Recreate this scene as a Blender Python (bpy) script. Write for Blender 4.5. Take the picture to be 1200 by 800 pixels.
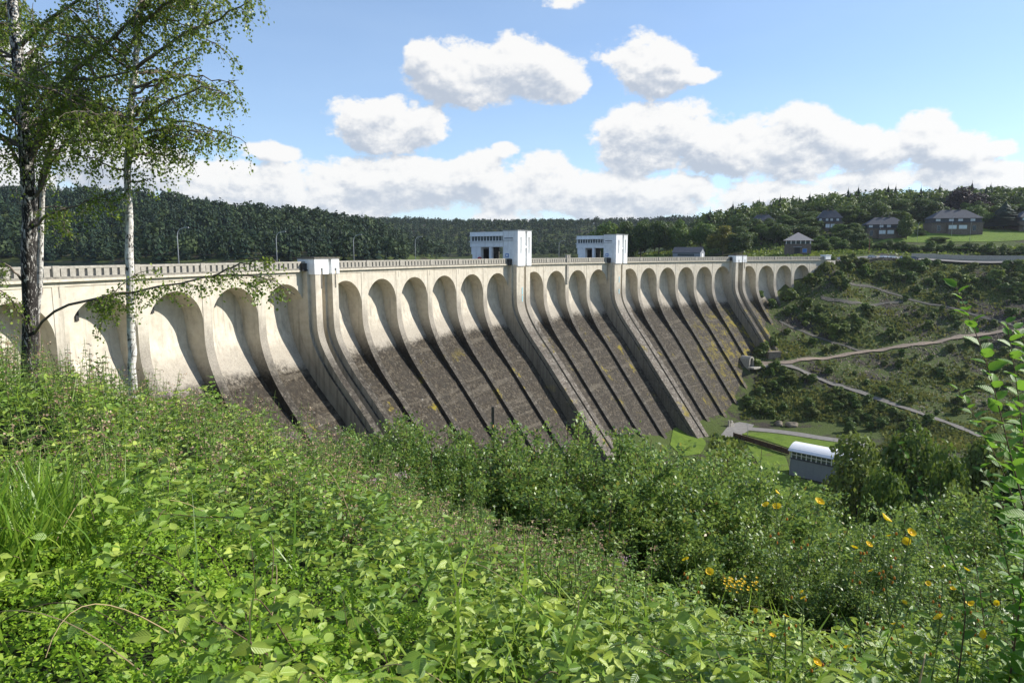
import bpy, math, random
import numpy as np
from mathutils import Vector, Matrix
from mathutils.geometry import delaunay_2d_cdt
R_ = math.radians
rng = np.random.default_rng(7)
random.seed(7)
for o in list(bpy.data.objects): bpy.data.objects.remove(o)
scene = bpy.context.scene
col = scene.collection

# ------------------------------------------------------------------ camera
CZ = 2.94
F = 800.0
PITCH = math.atan((400 - 296.46) / F)
cam_d = bpy.data.cameras.new('camera'); cam = bpy.data.objects.new('camera', cam_d); col.objects.link(cam)
cam_d.sensor_width = 36; cam_d.lens = 24; cam_d.clip_start = 0.05; cam_d.clip_end = 20000
cam.location = (0, 0, CZ); cam.rotation_euler = (math.pi/2 - PITCH, 0, 0)
scene.camera = cam

# ------------------------------------------------------------------ light
SUN_AZ = R_(12)      # measured from +X towards +Y
SUN_EL = R_(32)
SKY_ROT = math.pi/2 - SUN_AZ
vs = scene.view_settings
vs.view_transform = 'Standard'; vs.look = 'None'; vs.exposure = 0.52; vs.gamma = 1.0; vs.use_curve_mapping = False
sun_d = bpy.data.lights.new('sun', 'SUN'); sun = bpy.data.objects.new('sun', sun_d); col.objects.link(sun)
sun_d.energy = 5.0; sun_d.angle = R_(0.5); sun_d.color = (1.0, 0.945, 0.86)
sd = Vector((math.cos(SUN_EL)*math.cos(SUN_AZ), math.cos(SUN_EL)*math.sin(SUN_AZ), math.sin(SUN_EL)))
sun.rotation_euler = sd.to_track_quat('Z', 'Y').to_euler()
sun.location = (60, 40, 90)
scene.cycles.max_bounces = 7; scene.cycles.diffuse_bounces = 4; scene.cycles.glossy_bounces = 2
scene.cycles.transmission_bounces = 4; scene.cycles.transparent_max_bounces = 6
scene.cycles.use_denoising = True

class NT:
    """small helper for node trees"""
    def __init__(s, tree): s.t = tree; s.n = tree.nodes; s.l = tree.links
    def new(s, typ, **kw):
        nd = s.n.new(typ)
        for k, v in kw.items():
            if k.startswith('i_'): nd.inputs[int(k[2:])].default_value = v
            else: setattr(nd, k, v)
        return nd
    def link(s, a, b): s.l.new(a, b)
    def set(s, sock, v):
        if hasattr(v, 'links') or isinstance(v, bpy.types.NodeSocket): s.link(v, sock)
        else: sock.default_value = v
    def math(s, op, a, b=0.0, c=None, clamp=False):
        nd = s.n.new('ShaderNodeMath'); nd.operation = op; nd.use_clamp = clamp
        s.set(nd.inputs[0], a); s.set(nd.inputs[1], b)
        if c is not None: s.set(nd.inputs[2], c)
        return nd.outputs[0]
    def vmath(s, op, a, b=(0, 0, 0)):
        nd = s.n.new('ShaderNodeVectorMath'); nd.operation = op
        s.set(nd.inputs[0], a); s.set(nd.inputs[1], b)
        return nd.outputs['Value'] if op in ('DOT_PRODUCT', 'LENGTH') else nd.outputs[0]
    def noise(s, vec, scale, detail=4, rough=0.55, dist=0.0):
        nd = s.n.new('ShaderNodeTexNoise'); nd.inputs['Scale'].default_value = scale
        nd.inputs['Detail'].default_value = detail; nd.inputs['Roughness'].default_value = rough
        nd.inputs['Distortion'].default_value = dist
        if vec is not None: s.link(vec, nd.inputs['Vector'])
        return nd.outputs['Fac']
    def ramp(s, fac, stops, interp='LINEAR'):
        nd = s.n.new('ShaderNodeValToRGB'); nd.color_ramp.interpolation = interp
        e = nd.color_ramp.elements
        while len(e) < len(stops): e.new(0.5)
        for el, (p, c) in zip(e, stops):
            el.position = p; el.color = (c, c, c, 1) if isinstance(c, (int, float)) else (*c, 1)
        s.link(fac, nd.inputs[0]); return nd.outputs[0]
    def mix(s, fac, a, b, typ='MIX'):
        nd = s.n.new('ShaderNodeMix'); nd.data_type = 'RGBA'; nd.blend_type = typ
        s.set(nd.inputs[0], fac)
        for sock, v in ((nd.inputs[6], a), (nd.inputs[7], b)):
            if isinstance(v, tuple): sock.default_value = (*v, 1) if len(v) == 3 else v
            else: s.link(v, sock)
        return nd.outputs[2]
    def smooth(s, v, a, b):
        nd = s.n.new('ShaderNodeMapRange'); nd.interpolation_type = 'SMOOTHSTEP'
        s.link(v, nd.inputs[0]); nd.inputs[1].default_value = a; nd.inputs[2].default_value = b
        return nd.outputs[0]

# ------------------------------------------------------------------ sky
def px_dir(x, y):
    u = (x - 600) / F; v = (400 - y) / F
    cp, sp = math.cos(PITCH), math.sin(PITCH)
    return np.array([u, cp + v*sp, -sp + v*cp])
def azel(x, y):
    d = px_dir(x, y); d = d / np.linalg.norm(d)
    return math.atan2(d[0], d[1]), math.asin(d[2])

world = bpy.data.worlds.new('World'); scene.world = world; world.use_nodes = True
w = NT(world.node_tree); w.n.clear()
wo = w.new('ShaderNodeOutputWorld'); bg = w.new('ShaderNodeBackground'); bg.inputs[1].default_value = 0.108
w.link(bg.outputs[0], wo.inputs[0])
sky = w.new('ShaderNodeTexSky'); sky.sky_type = 'NISHITA'; sky.sun_disc = False
sky.sun_elevation = SUN_EL; sky.sun_rotation = SKY_ROT; sky.air_density = 1.0; sky.dust_density = 0.15; sky.ozone_density = 2.2; sky.altitude = 300
# cumulus clouds: rounded masses at real bearings, broken up by noise
BL = [(535,88,62,34,1),(600,84,70,36,1),(650,95,48,26,1),(500,75,30,24,.9),(735,62,40,27,1),(765,80,52,33,1),(812,90,34,10,.8),
      (430,143,48,32,1),(485,152,48,30,1),(460,128,40,18,1),
      (745,165,60,42,1),(800,150,52,32,1),(850,170,60,40,1),(925,150,55,30,1),(940,178,70,38,1),(1010,178,70,28,1),(1085,160,42,30,1),(1120,176,62,22,1),(1165,174,34,12,.8),
      (300,225,110,42,1),(400,228,90,46,1),(490,215,70,34,1),(560,212,60,36,1),(620,222,70,36,1),(700,232,80,30,1),(780,232,90,28,1),(900,236,110,26,.9),(1020,210,80,18,.8),(1130,205,90,20,.9),(1180,215,60,24,.9),
      (315,178,44,14,.8),(105,180,58,52,1),(180,205,60,36,.9),(592,176,17,10,.7),(640,186,30,12,.55),(655,2,26,7,.3),(30,60,40,20,.6),(20,215,80,44,1)]
# and a few more of the same kind to both sides and behind, outside the view
for k in range(26):
    a = rng.uniform(R_(48), R_(312)); e_ = rng.uniform(R_(9), R_(32))
    BL.append(('a', a, e_, rng.uniform(R_(5), R_(11)), rng.uniform(R_(2), R_(4))))
grp = bpy.data.node_groups.new('cloud_density', 'ShaderNodeTree')
grp.interface.new_socket('dir', in_out='INPUT', socket_type='NodeSocketVector')
grp.interface.new_socket('fac', in_out='OUTPUT', socket_type='NodeSocketFloat')
g = NT(grp); gi = g.new('NodeGroupInput'); go = g.new('NodeGroupOutput')
dn = g.vmath('NORMALIZE', gi.outputs[0]); sp = g.new('ShaderNodeSeparateXYZ'); g.link(dn, sp.inputs[0])
az = g.math('ARCTAN2', sp.outputs[0], sp.outputs[1]); el = g.math('ARCSINE', sp.outputs[2])
cmb = g.new('ShaderNodeCombineXYZ'); g.link(az, cmb.inputs[0]); g.link(el, cmb.inputs[1])
# periodic-safe noise lookup from the direction itself, stretched in height
ds_ = g.vmath('MULTIPLY', dn, (1, 1, 1.5))
n1 = g.noise(ds_, 11, 3, 0.5); n2 = g.noise(ds_, 24, 9, 0.66); n3 = g.noise(ds_, 5, 2, 0.5)
best = None
for b in BL:
    if b[0] == 'a':
        a0, e0, rx, ry = b[1:]; s_ = 0.9
        if a0 > math.pi: a0 -= 2*math.pi
    else:
        a0, e0 = azel(b[0], b[1]); cosa = math.cos(math.atan((b[0]-600)/F))
        rx = b[2]/F*cosa**2; ry = b[3]/F*cosa*1.02; s_ = b[4]
    q = g.vmath('SUBTRACT', cmb.outputs[0], (a0, e0, 0)); q = g.vmath('MULTIPLY', q, (1/rx, 1/ry, 0))
    dd = g.vmath('DOT_PRODUCT', q, q)
    v = g.math('MULTIPLY_ADD', dd, -0.62*s_, 0.62*s_)
    best = v if best is None else g.math('SMOOTH_MAX', best, v, 0.12)
low = g.math('MULTIPLY_ADD', el, -7.5, 0.34); low = g.math('ADD', low, g.math('MULTIPLY_ADD', n3, 2.2, -1.22)); low = g.math('MINIMUM', low, 0.40)
best = g.math('MAXIMUM', best, low); best = g.math('MAXIMUM', best, -1.2)
nn = g.math('ADD', g.math('MULTIPLY_ADD', n1, 1.35, -0.675), g.math('MULTIPLY_ADD', n2, 1.30, -0.65))
g.link(g.math('ADD', best, nn), go.inputs[0])
tc = w.new('ShaderNodeTexCoord'); D = tc.outputs['Generated']
def dens(vec):
    nd = w.new('ShaderNodeGroup'); nd.node_tree = grp; w.link(vec, nd.inputs[0]); return nd.outputs[0]
d0 = dens(D)
up = w.vmath('ADD', D, (0.012, 0.003, 0.026)); d1 = dens(up); d2 = dens(w.vmath('ADD', D, (0.004, 0.001, 0.009)))
cov = w.smooth(d0, 0.0, 0.26)
sep = w.new('ShaderNodeSeparateXYZ'); w.link(w.vmath('NORMALIZE', D), sep.inputs[0])
shade = w.smooth(w.math('ADD', w.math('MULTIPLY', d1, 0.70), w.math('MULTIPLY', w.math('SUBTRACT', d2, d0), 1.3)), -0.05, 0.85)
ccol = w.mix(shade, (6.4, 6.35, 6.25), (3.35, 3.75, 4.4))     # divided by the world strength below
hz = w.smooth(sep.outputs[2], 0.13, -0.02)
ccol = w.mix(w.math('MULTIPLY', hz, 0.4), ccol, (5.4, 5.8, 6.3))
skyc = w.mix(1.0, sky.outputs[0], (1.02, 1.08, 1.20), 'MULTIPLY')
# thin high haze whitening the blue towards the horizon and faint streaks
veil = w.math('MULTIPLY_ADD', w.noise(w.vmath('MULTIPLY', D, (1.5, 1.5, 5)), 2.2, 3), 0.5, -0.12, clamp=True)
skyc = w.mix(w.math('MULTIPLY_ADD', hz, 0.35, w.math('MULTIPLY_ADD', veil, 0.5, 0.16)), skyc, (4.3, 5.6, 7.0))
fin = w.mix(w.math('MULTIPLY', cov, 0.97), skyc, ccol)
gz = w.smooth(sep.outputs[2], -0.10, -0.02)
fin = w.mix(gz, (0.8, 0.9, 0.6), fin)
w.link(fin, bg.inputs[0])
world.cycles.sampling_method = 'MANUAL'; world.cycles.sample_map_resolution = 512

# ------------------------------------------------------------------ helpers
def tag(o, label=None, cat=None, group=None, kind=None):
    if label: o['label'] = label
    if cat: o['category'] = cat
    if group: o['group'] = group
    if kind: o['kind'] = kind
    return o
def empty(name, loc=(0, 0, 0), rz=0.0):
    o = bpy.data.objects.new(name, None); col.objects.link(o)
    o.location = loc; o.rotation_euler = (0, 0, rz); o.empty_display_size = 0.2
    return o
def link(name, me, mat=None, parent=None, loc=None, rz=None):
    o = bpy.data.objects.new(name, me); col.objects.link(o)
    if mat is not None and len(me.materials) == 0: me.materials.append(mat)
    if parent is not None: o.parent = parent
    if loc is not None: o.location = loc
    if rz is not None: o.rotation_euler = (0, 0, rz)
    return o
def copy_tree(o, parent=None):
    c = o.copy(); col.objects.link(c)
    if parent is not None: c.parent = parent
    for ch in list(o.children): copy_tree(ch, c)
    return c
class MB:
    def __init__(s): s.v = []; s.f = []; s.m = []
    def add(s, v, f, m=0):
        b = len(s.v); s.v += [tuple(p) for p in v]; s.f += [tuple(i + b for i in q) for q in f]; s.m += [m]*len(f)
    def box(s, x0, x1, y0, y1, z0, z1, m=0):
        s.add([(x0,y0,z0),(x1,y0,z0),(x1,y1,z0),(x0,y1,z0),(x0,y0,z1),(x1,y0,z1),(x1,y1,z1),(x0,y1,z1)],
              [(3,2,1,0),(4,5,6,7),(0,1,5,4),(1,2,6,5),(2,3,7,6),(3,0,4,7)], m)
    def obox(s, p, u, hw, hl, z0, z1, m=0):
        """box with axis u (2D), half length hl along u, half width hw"""
        ux, uy = u; wx, wy = -uy, ux
        c = [(p[0]+a*ux*hl+b*wx*hw, p[1]+a*uy*hl+b*wy*hw) for a, b in ((-1,-1),(1,-1),(1,1),(-1,1))]
        s.add([(*q, z0) for q in c]+[(*q, z1) for q in c], [(3,2,1,0),(4,5,6,7),(0,1,5,4),(1,2,6,5),(2,3,7,6),(3,0,4,7)], m)
    def tube(s, pts, rad, n=6, m=0, caps=True):
        pts = [Vector(p) for p in pts]; k = len(pts)
        if not hasattr(rad, '__len__'): rad = [rad]*k
        base = len(s.v); ref = Vector((0.31, 0.17, 0.93)); last = None
        for i, p in enumerate(pts):
            t = (pts[min(i+1, k-1)] - pts[max(i-1, 0)]).normalized()
            a = t.cross(ref if abs(t.dot(ref)) < 0.95 else Vector((1, 0, 0))).normalized() if last is None else (last - t*last.dot(t)).normalized()
            last = a; b = t.cross(a)
            for j in range(n):
                q = p + (a*math.cos(2*math.pi*j/n) + b*math.sin(2*math.pi*j/n))*rad[i]
                s.v.append(tuple(q))
        for i in range(k-1):
            for j in range(n):
                s.f.append((base+i*n+j, base+i*n+(j+1) % n, base+(i+1)*n+(j+1) % n, base+(i+1)*n+j)); s.m.append(m)
        if caps:
            s.f.append(tuple(base+j for j in reversed(range(n)))); s.f.append(tuple(base+(k-1)*n+j for j in range(n))); s.m += [m, m]
    def prism(s, poly, y0, y1, m=0):
        """poly in (x,z) extruded along y"""
        n = len(poly)
        s.add([(x, y0, z) for x, z in poly]+[(x, y1, z) for x, z in poly],
              [tuple(range(n)), tuple(reversed(range(n, 2*n)))]+[(i, i+n, (i+1) % n+n, (i+1) % n) for i in range(n)], m)
    def mesh(s, name, mats=None, smooth=False):
        me = bpy.data.meshes.new(name); me.from_pydata(s.v, [], s.f); me.update()
        if mats:
            for mt in (mats if isinstance(mats, (list, tuple)) else [mats]): me.materials.append(mt)
            if len(me.materials) > 1: me.polygons.foreach_set('material_index', s.m)
        if smooth: me.polygons.foreach_set('use_smooth', [True]*len(me.polygons))
        return me
    def build(s, name, mats, parent=None, loc=None, rz=None, smooth=False):
        return link(name, s.mesh(name, mats, smooth), None, parent, loc, rz)

def np_mesh(name, V, Fq, mat, tint=None, lco=None, smooth=False):
    """V (n,3), Fq (m,k) faces of equal size; tint per vertex, lco per vertex template coordinates"""
    me = bpy.data.meshes.new(name); n, m, k = len(V), len(Fq), Fq.shape[1]
    me.vertices.add(n); me.vertices.foreach_set('co', np.ascontiguousarray(V, dtype=np.float32).ravel())
    me.loops.add(m*k); me.loops.foreach_set('vertex_index', np.ascontiguousarray(Fq, dtype=np.int32).ravel())
    me.polygons.add(m); me.polygons.foreach_set('loop_start', np.arange(0, m*k, k, dtype=np.int32))
    if smooth: me.polygons.foreach_set('use_smooth', np.ones(m, dtype=bool))
    me.update(calc_edges=True)
    if tint is not None:
        a = me.attributes.new('tint', 'FLOAT', 'POINT'); a.data.foreach_set('value', np.asarray(tint, dtype=np.float32))
    if lco is not None:
        a = me.attributes.new('lco', 'FLOAT_VECTOR', 'POINT'); a.data.foreach_set('vector', np.ascontiguousarray(lco, dtype=np.float32).ravel())
    if mat is not None: me.materials.append(mat)
    return me
def unit(a): return a / np.maximum(np.linalg.norm(a, axis=-1, keepdims=True), 1e-9)
def leaf_arrays(pos, ax, nrm, size, tv, tf, width=None):
    """place the template (tv verts with y along the leaf, z its normal; tf faces) at every pos"""
    N = len(pos); tv = np.asarray(tv, float); tf = np.asarray(tf, int)
    ax = unit(ax); nrm = unit(nrm - ax*(nrm*ax).sum(1, keepdims=True)); side = np.cross(ax, nrm)
    size = np.asarray(size).reshape(N, 1, 1) if not np.isscalar(size) else np.full((N, 1, 1), size)
    wd = 1.0 if width is None else np.asarray(width).reshape(N, 1, 1)
    V = pos[:, None, :] + size*(wd*tv[None, :, 0, None]*side[:, None, :] + tv[None, :, 1, None]*ax[:, None, :] + tv[None, :, 2, None]*nrm[:, None, :])
    Fa = (tf[None] + (np.arange(N)*len(tv))[:, None, None]).reshape(-1, tf.shape[1])
    return V.reshape(-1, 3), Fa, np.tile(tv, (N, 1))
def leaf_mesh(name, pos, ax, nrm, size, T, mat, tint, width=None, smooth=False):
    V, Fa, L = leaf_arrays(pos, ax, nrm, size, T[0], T[1], width)
    return np_mesh(name, V, Fa, mat, np.repeat(tint, len(T[0])), L, smooth)
# leaf templates (unit length, attached at origin)
T_QUAD = ([(0,0,0),(.32,.45,.05),(0,1,0),(-.32,.45,.05)], [(0,1,2,3)])
T_CARD = ([(-.5,0,0),(.5,0.05,.12),(.45,.95,0),(-.4,1,.12)], [(0,1,2,3)])
T_FOLD = ([(0,0,0),(.30,.32,.07),(.20,.75,.03),(0,1,-.08),(0,.4,0),(-.20,.75,.03),(-.30,.32,.07)], [(0,1,2,4),(4,2,3,3),(0,4,5,6),(4,3,3,5)])
T_FOLD = (T_FOLD[0], [(0,1,4),(1,2,4),(2,3,4),(3,5,4),(5,6,4),(6,0,4)])
_o = [(0,0,0),(.20,.06,.05),(.33,.20,.09),(.37,.36,.10),(.33,.52,.09),(.25,.68,.06),(.13,.85,0),(0,1,-.09)]
_w = [1,1,1.10,.98,1.12,.93,1.10,1]
_v = [(x*q, y, z) for (x, y, z), q in zip(_o, _w)] + [(-x*q, y, z) for (x, y, z), q in list(zip(_o, _w))[1:7]] + [(0,.3,0),(0,.65,-.02)]
T_BIG = (_v, [(0,1,2),(0,2,14),(2,3,14),(3,4,14),(4,15,14),(4,5,15),(5,6,15),(6,7,15),(0,9,8),(0,14,9),(9,14,10),(10,14,11),(11,14,15),(11,15,12),(12,15,13),(13,15,7)])
T_BLADE = ([(-.012,0,0),(.012,0,0),(-.010,.35,.02),(.010,.35,.02),(-.008,.7,.10),(.008,.7,.10),(0,1,.28)], [(0,1,3),(0,3,2),(2,3,5),(2,5,4),(4,5,6)])

# ------------------------------------------------------------------ materials
def mat_base(name, rough=0.8, spec=0.3):
    m = bpy.data.materials.new(name); m.use_nodes = True
    t = NT(m.node_tree); b = t.n['Principled BSDF']
    b.inputs['Roughness'].default_value = rough; b.inputs['Specular IOR Level'].default_value = spec
    return m, t, b
def bump(t, b, h, strength=0.4, dist=0.05):
    nd = t.n.new('ShaderNodeBump'); nd.inputs['Strength'].default_value = strength; nd.inputs['Distance'].default_value = dist
    t.link(h, nd.inputs['Height']); t.link(nd.outputs[0], b.inputs['Normal'])
def mat_plain(name, c, rough=0.7, spec=0.3, var=0.15, scale=3.0, metal=0.0):
    m, t, b = mat_base(name, rough, spec); b.inputs['Metallic'].default_value = metal
    tc = t.new('ShaderNodeTexCoord'); n = t.noise(tc.outputs['Object'], scale, 4, 0.6)
    t.link(t.ramp(n, [(0.25, tuple(x*(1-var) for x in c)), (0.75, tuple(min(1, x*(1+var)) for x in c))]), b.inputs['Base Color'])
    bump(t, b, n, 0.15, 0.02)
    return m
def mat_leaf(name, dark, mid, light, rough=0.45, trans=0.35, spec=0.4, veins=False, hue=0.0, autumn=None):
    m, t, b = mat_base(name, rough, spec)
    at = t.new('ShaderNodeAttribute', attribute_name='tint'); oi = t.new('ShaderNodeObjectInfo')
    f = t.math('ADD', at.outputs['Fac'], t.math('MULTIPLY_ADD', oi.outputs['Random'], 0.30*hue, -0.15*hue), clamp=True)
    stops = [(0.0, dark), (0.5, mid), (0.93, light)]
    if autumn: stops.append((1.0, autumn))
    c = t.ramp(f, stops)
    if veins:
        lc = t.new('ShaderNodeAttribute', attribute_name='lco'); sx = t.new('ShaderNodeSeparateXYZ'); t.link(lc.outputs['Vector'], sx.inputs[0])
        ax_ = t.math('ABSOLUTE', sx.outputs[0])
        ph = t.math('SUBTRACT', sx.outputs[1], t.math('MULTIPLY', ax_, 0.75))
        wv = t.math('POWER', t.math('ABSOLUTE', t.math('SINE', t.math('MULTIPLY', ph, 24.0))), 0.5)
        mid_ = t.smooth(ax_, 0.0, 0.035)
        v = t.math('MULTIPLY', wv, mid_)
        c = t.mix(t.math('MULTIPLY_ADD', v, -0.16, 0.16), c, tuple(min(1, x*1.7) for x in light))
        bump(t, b, v, 0.35, 0.003)
    t.link(c, b.inputs['Base Color'])
    tr = t.new('ShaderNodeBsdfTranslucent'); t.link(t.mix(0.5, c, tuple(min(1, x*1.6) for x in light)), tr.inputs[0])
    mx = t.new('ShaderNodeMixShader', i_0=trans); out = t.n['Material Output']
    t.link(b.outputs[0], mx.inputs[1]); t.link(tr.outputs[0], mx.inputs[2]); t.link(mx.outputs[0], out.inputs[0])
    return m
M = {}
# pale concrete of the dam that turns into dark, wet, mossy rough concrete lower down
def mat_concrete(name, zsplit=True, rib=0, white=False):
    m, t, b = mat_base(name, 0.85, 0.25)
    geo = t.new('ShaderNodeNewGeometry'); P = geo.outputs['Position']
    sx = t.new('ShaderNodeSeparateXYZ'); t.link(P, sx.inputs[0]); z = sx.outputs[2]
    big = t.noise(P, 0.16, 5, 0.6); med = t.noise(P, 0.9, 6, 0.65); fine = t.noise(P, 5.0, 5, 0.7)
    streak = t.noise(t.vmath('MULTIPLY', P, (1, 1, 0.06)), 1.6, 5, 0.6)
    lift = t.noise(t.vmath('MULTIPLY', P, (0.05, 0.05, 1)), 0.75, 3, 0.7)
    pale = t.ramp(med, [(0.25, (0.45, 0.40, 0.315)), (0.5, (0.58, 0.525, 0.425)), (0.75, (0.64, 0.595, 0.50))])
    if white: pale = t.ramp(med, [(0.3, (0.72, 0.74, 0.76)), (0.6, (0.84, 0.85, 0.85))])
    pale = t.mix(t.math('MULTIPLY', t.smooth(streak, 0.52, 0.72), 0.55 if not white else 0.30), pale, (0.27, 0.24, 0.19))
    pale = t.mix(t.math('MULTIPLY', t.smooth(big, 0.52, 0.7), 0.3), pale, (0.42, 0.40, 0.35))
    spots = t.smooth(t.noise(t.vmath('MULTIPLY', P, (1, 1, 0.25)), 0.55, 4, 0.7), 0.70, 0.75)
    pale = t.mix(t.math('MULTIPLY', spots, 0.35 if not white else 0.0), pale, (0.42, 0.22, 0.08))
    al = t.math('MULTIPLY', t.smooth(t.noise(t.vmath('MULTIPLY', P, (1, 1, .45)), 0.42, 7, 0.72), .50, .66), t.smooth(z, -4.5, -11.0)); pale = t.mix(t.math('MULTIPLY', al, (.65 if rib < 3 else .25) if not white else 0.0), pale, (0.26, 0.24, 0.21))
    c = pale; h = t.math('MULTIPLY_ADD', med, 0.3, t.math('MULTIPLY', fine, 0.25))
    if zsplit:
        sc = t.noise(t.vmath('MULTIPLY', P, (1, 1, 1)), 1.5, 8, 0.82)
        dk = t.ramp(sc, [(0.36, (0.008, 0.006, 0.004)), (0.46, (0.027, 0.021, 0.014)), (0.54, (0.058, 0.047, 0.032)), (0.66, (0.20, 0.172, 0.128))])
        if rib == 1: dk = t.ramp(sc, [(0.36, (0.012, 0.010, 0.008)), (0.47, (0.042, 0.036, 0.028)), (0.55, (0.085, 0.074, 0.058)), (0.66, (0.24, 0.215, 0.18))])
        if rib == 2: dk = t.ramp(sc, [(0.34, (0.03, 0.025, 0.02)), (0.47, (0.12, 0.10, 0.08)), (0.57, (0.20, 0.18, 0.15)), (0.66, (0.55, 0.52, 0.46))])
        dk = t.mix(t.math('MULTIPLY', t.smooth(lift, 0.52, 0.64), 0.55), dk, (0.045, 0.037, 0.028))
        dk = t.mix(t.math('MULTIPLY', t.smooth(lift, 0.46, 0.36), 0.36), dk, (0.165, 0.142, 0.108)); dk = t.mix(t.math('MULTIPLY', t.smooth(t.noise(P, 0.30, 7, 0.75), 0.50, 0.62), 0.6), dk, (0.035, 0.03, 0.023))
        wh = t.math('MULTIPLY', t.smooth(t.noise(t.vmath('MULTIPLY', P, (1, 1, 3)), 0.9, 6, 0.8), 0.60, 0.66), t.smooth(big, 0.42, 0.55))
        dk = t.mix(t.math('MULTIPLY', wh, 0.6), dk, (0.42, 0.40, 0.36))
        moss = t.math('MULTIPLY', t.smooth(t.noise(P, 0.16, 6, 0.7), 0.60, 0.68), t.smooth(z, -19, -26))
        moss = t.math('ADD', moss, t.math('MULTIPLY', t.smooth(t.noise(P, 0.30, 6, 0.76), 0.50, 0.61), t.math('MULTIPLY', t.smooth(sx.outputs[0], 58, 92), t.smooth(z, -15, -24))), clamp=True)
        mosc = t.ramp(fine, [(0.32, (0.06, 0.050, 0.012)), (0.50, (0.22, 0.17, 0.012)), (0.64, (0.42, 0.34, 0.02))])
        dk = t.mix(t.math('MULTIPLY', moss, 0.8), dk, mosc)
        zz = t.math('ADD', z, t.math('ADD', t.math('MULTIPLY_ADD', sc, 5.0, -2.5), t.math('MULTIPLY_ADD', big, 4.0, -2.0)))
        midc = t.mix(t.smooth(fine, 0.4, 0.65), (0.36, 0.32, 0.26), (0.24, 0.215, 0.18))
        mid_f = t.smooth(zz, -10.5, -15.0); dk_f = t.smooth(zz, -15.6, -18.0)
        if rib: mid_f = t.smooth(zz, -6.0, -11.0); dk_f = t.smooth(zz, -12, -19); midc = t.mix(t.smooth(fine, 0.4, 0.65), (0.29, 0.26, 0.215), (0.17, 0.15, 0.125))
        if rib == 3: mid_f = t.smooth(zz, -9, -16); dk_f = t.smooth(zz, -13, -19); dk = t.mix(0.75, dk, (0.028, 0.024, 0.020))  # pier sides: cast shadow beside the lower ribs put into the colour
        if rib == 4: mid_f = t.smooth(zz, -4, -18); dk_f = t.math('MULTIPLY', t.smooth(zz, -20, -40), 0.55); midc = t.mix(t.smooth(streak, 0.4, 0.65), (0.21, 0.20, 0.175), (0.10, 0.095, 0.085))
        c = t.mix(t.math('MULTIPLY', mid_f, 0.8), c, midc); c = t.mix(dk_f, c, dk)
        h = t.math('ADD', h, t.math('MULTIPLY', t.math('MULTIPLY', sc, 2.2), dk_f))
    t.link(c, b.inputs['Base Color']); bump(t, b, h, 0.6, 0.12)
    return m
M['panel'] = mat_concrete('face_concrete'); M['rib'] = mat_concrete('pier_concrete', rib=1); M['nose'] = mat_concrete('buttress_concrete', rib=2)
M['side'] = mat_concrete('pier_side_shaded_concrete', rib=3); M['bside'] = mat_concrete('buttress_side_concrete', rib=4)
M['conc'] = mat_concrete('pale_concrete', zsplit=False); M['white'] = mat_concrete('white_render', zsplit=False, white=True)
M['parapet'] = mat_plain('parapet_concrete', (0.37, 0.345, 0.295), 0.9, 0.2, 0.3, 2.0)
M['plinth'] = mat_plain('weathered_plinth', (0.22, 0.205, 0.175), 0.9, 0.2, 0.4, 2.0)
M['darkstone'] = mat_plain('weathered_coping', (0.13, 0.12, 0.10), 0.9, 0.2, 0.4, 2.5)
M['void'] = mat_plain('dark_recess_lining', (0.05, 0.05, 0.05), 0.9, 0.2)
M['asphalt'] = mat_plain('asphalt', (0.06, 0.06, 0.062), 0.9, 0.3, 0.2, 5)
M['galv'] = mat_plain('galvanised_steel', (0.42, 0.44, 0.45), 0.45, 0.5, 0.08, 3)
M['rustpaint'] = mat_plain('red_brown_paint', (0.20, 0.06, 0.045), 0.6, 0.3)
M['red'] = mat_plain('red_paint', (0.45, 0.03, 0.04), 0.5, 0.4)
M['blue'] = mat_plain('blue_paint', (0.05, 0.16, 0.45), 0.5, 0.4)
M['black'] = mat_plain('black_metal', (0.025, 0.026, 0.028), 0.5, 0.4)
M['teal'] = mat_plain('turquoise_panel', (0.30, 0.55, 0.62), 0.5, 0.4)
M['slate'] = mat_plain('slate', (0.070, 0.075, 0.088), 0.75, 0.25, 0.3, 1.5)
M['stone'] = mat_plain('rubble_stone', (0.155, 0.125, 0.10), 0.9, 0.2, 0.5, 2.2)
M['trim'] = mat_plain('pale_trim', (0.34, 0.35, 0.36), 0.7, 0.3)
M['white_paint'] = mat_plain('white_paint', (0.8, 0.8, 0.8), 0.4, 0.4, 0.04)
M['shedwall'] = mat_plain('grey_cladding', (0.24, 0.26, 0.29), 0.6, 0.3, 0.06, 1)
M['brownwall'] = mat_plain('brown_timber', (0.09, 0.055, 0.035), 0.85, 0.2, 0.4, 2)
M['boulder'] = mat_plain('boulder_stone', (0.20, 0.17, 0.13), 0.9, 0.2, 0.35, 1.2)
M['wood'] = mat_plain('weathered_timber', (0.10, 0.085, 0.07), 0.9, 0.2, 0.3, 9)
def mat_glass(name, c, rough=0.12):
    m, t, b = mat_base(name, rough, 0.8); b.inputs['Base Color'].default_value = (*c, 1); return m
M['glass'] = mat_glass('window_glass', (0.05, 0.07, 0.09)); M['glass_pale'] = mat_plain('white_blind', (0.62, 0.66, 0.7), 0.4, 0.5, 0.05)
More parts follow.
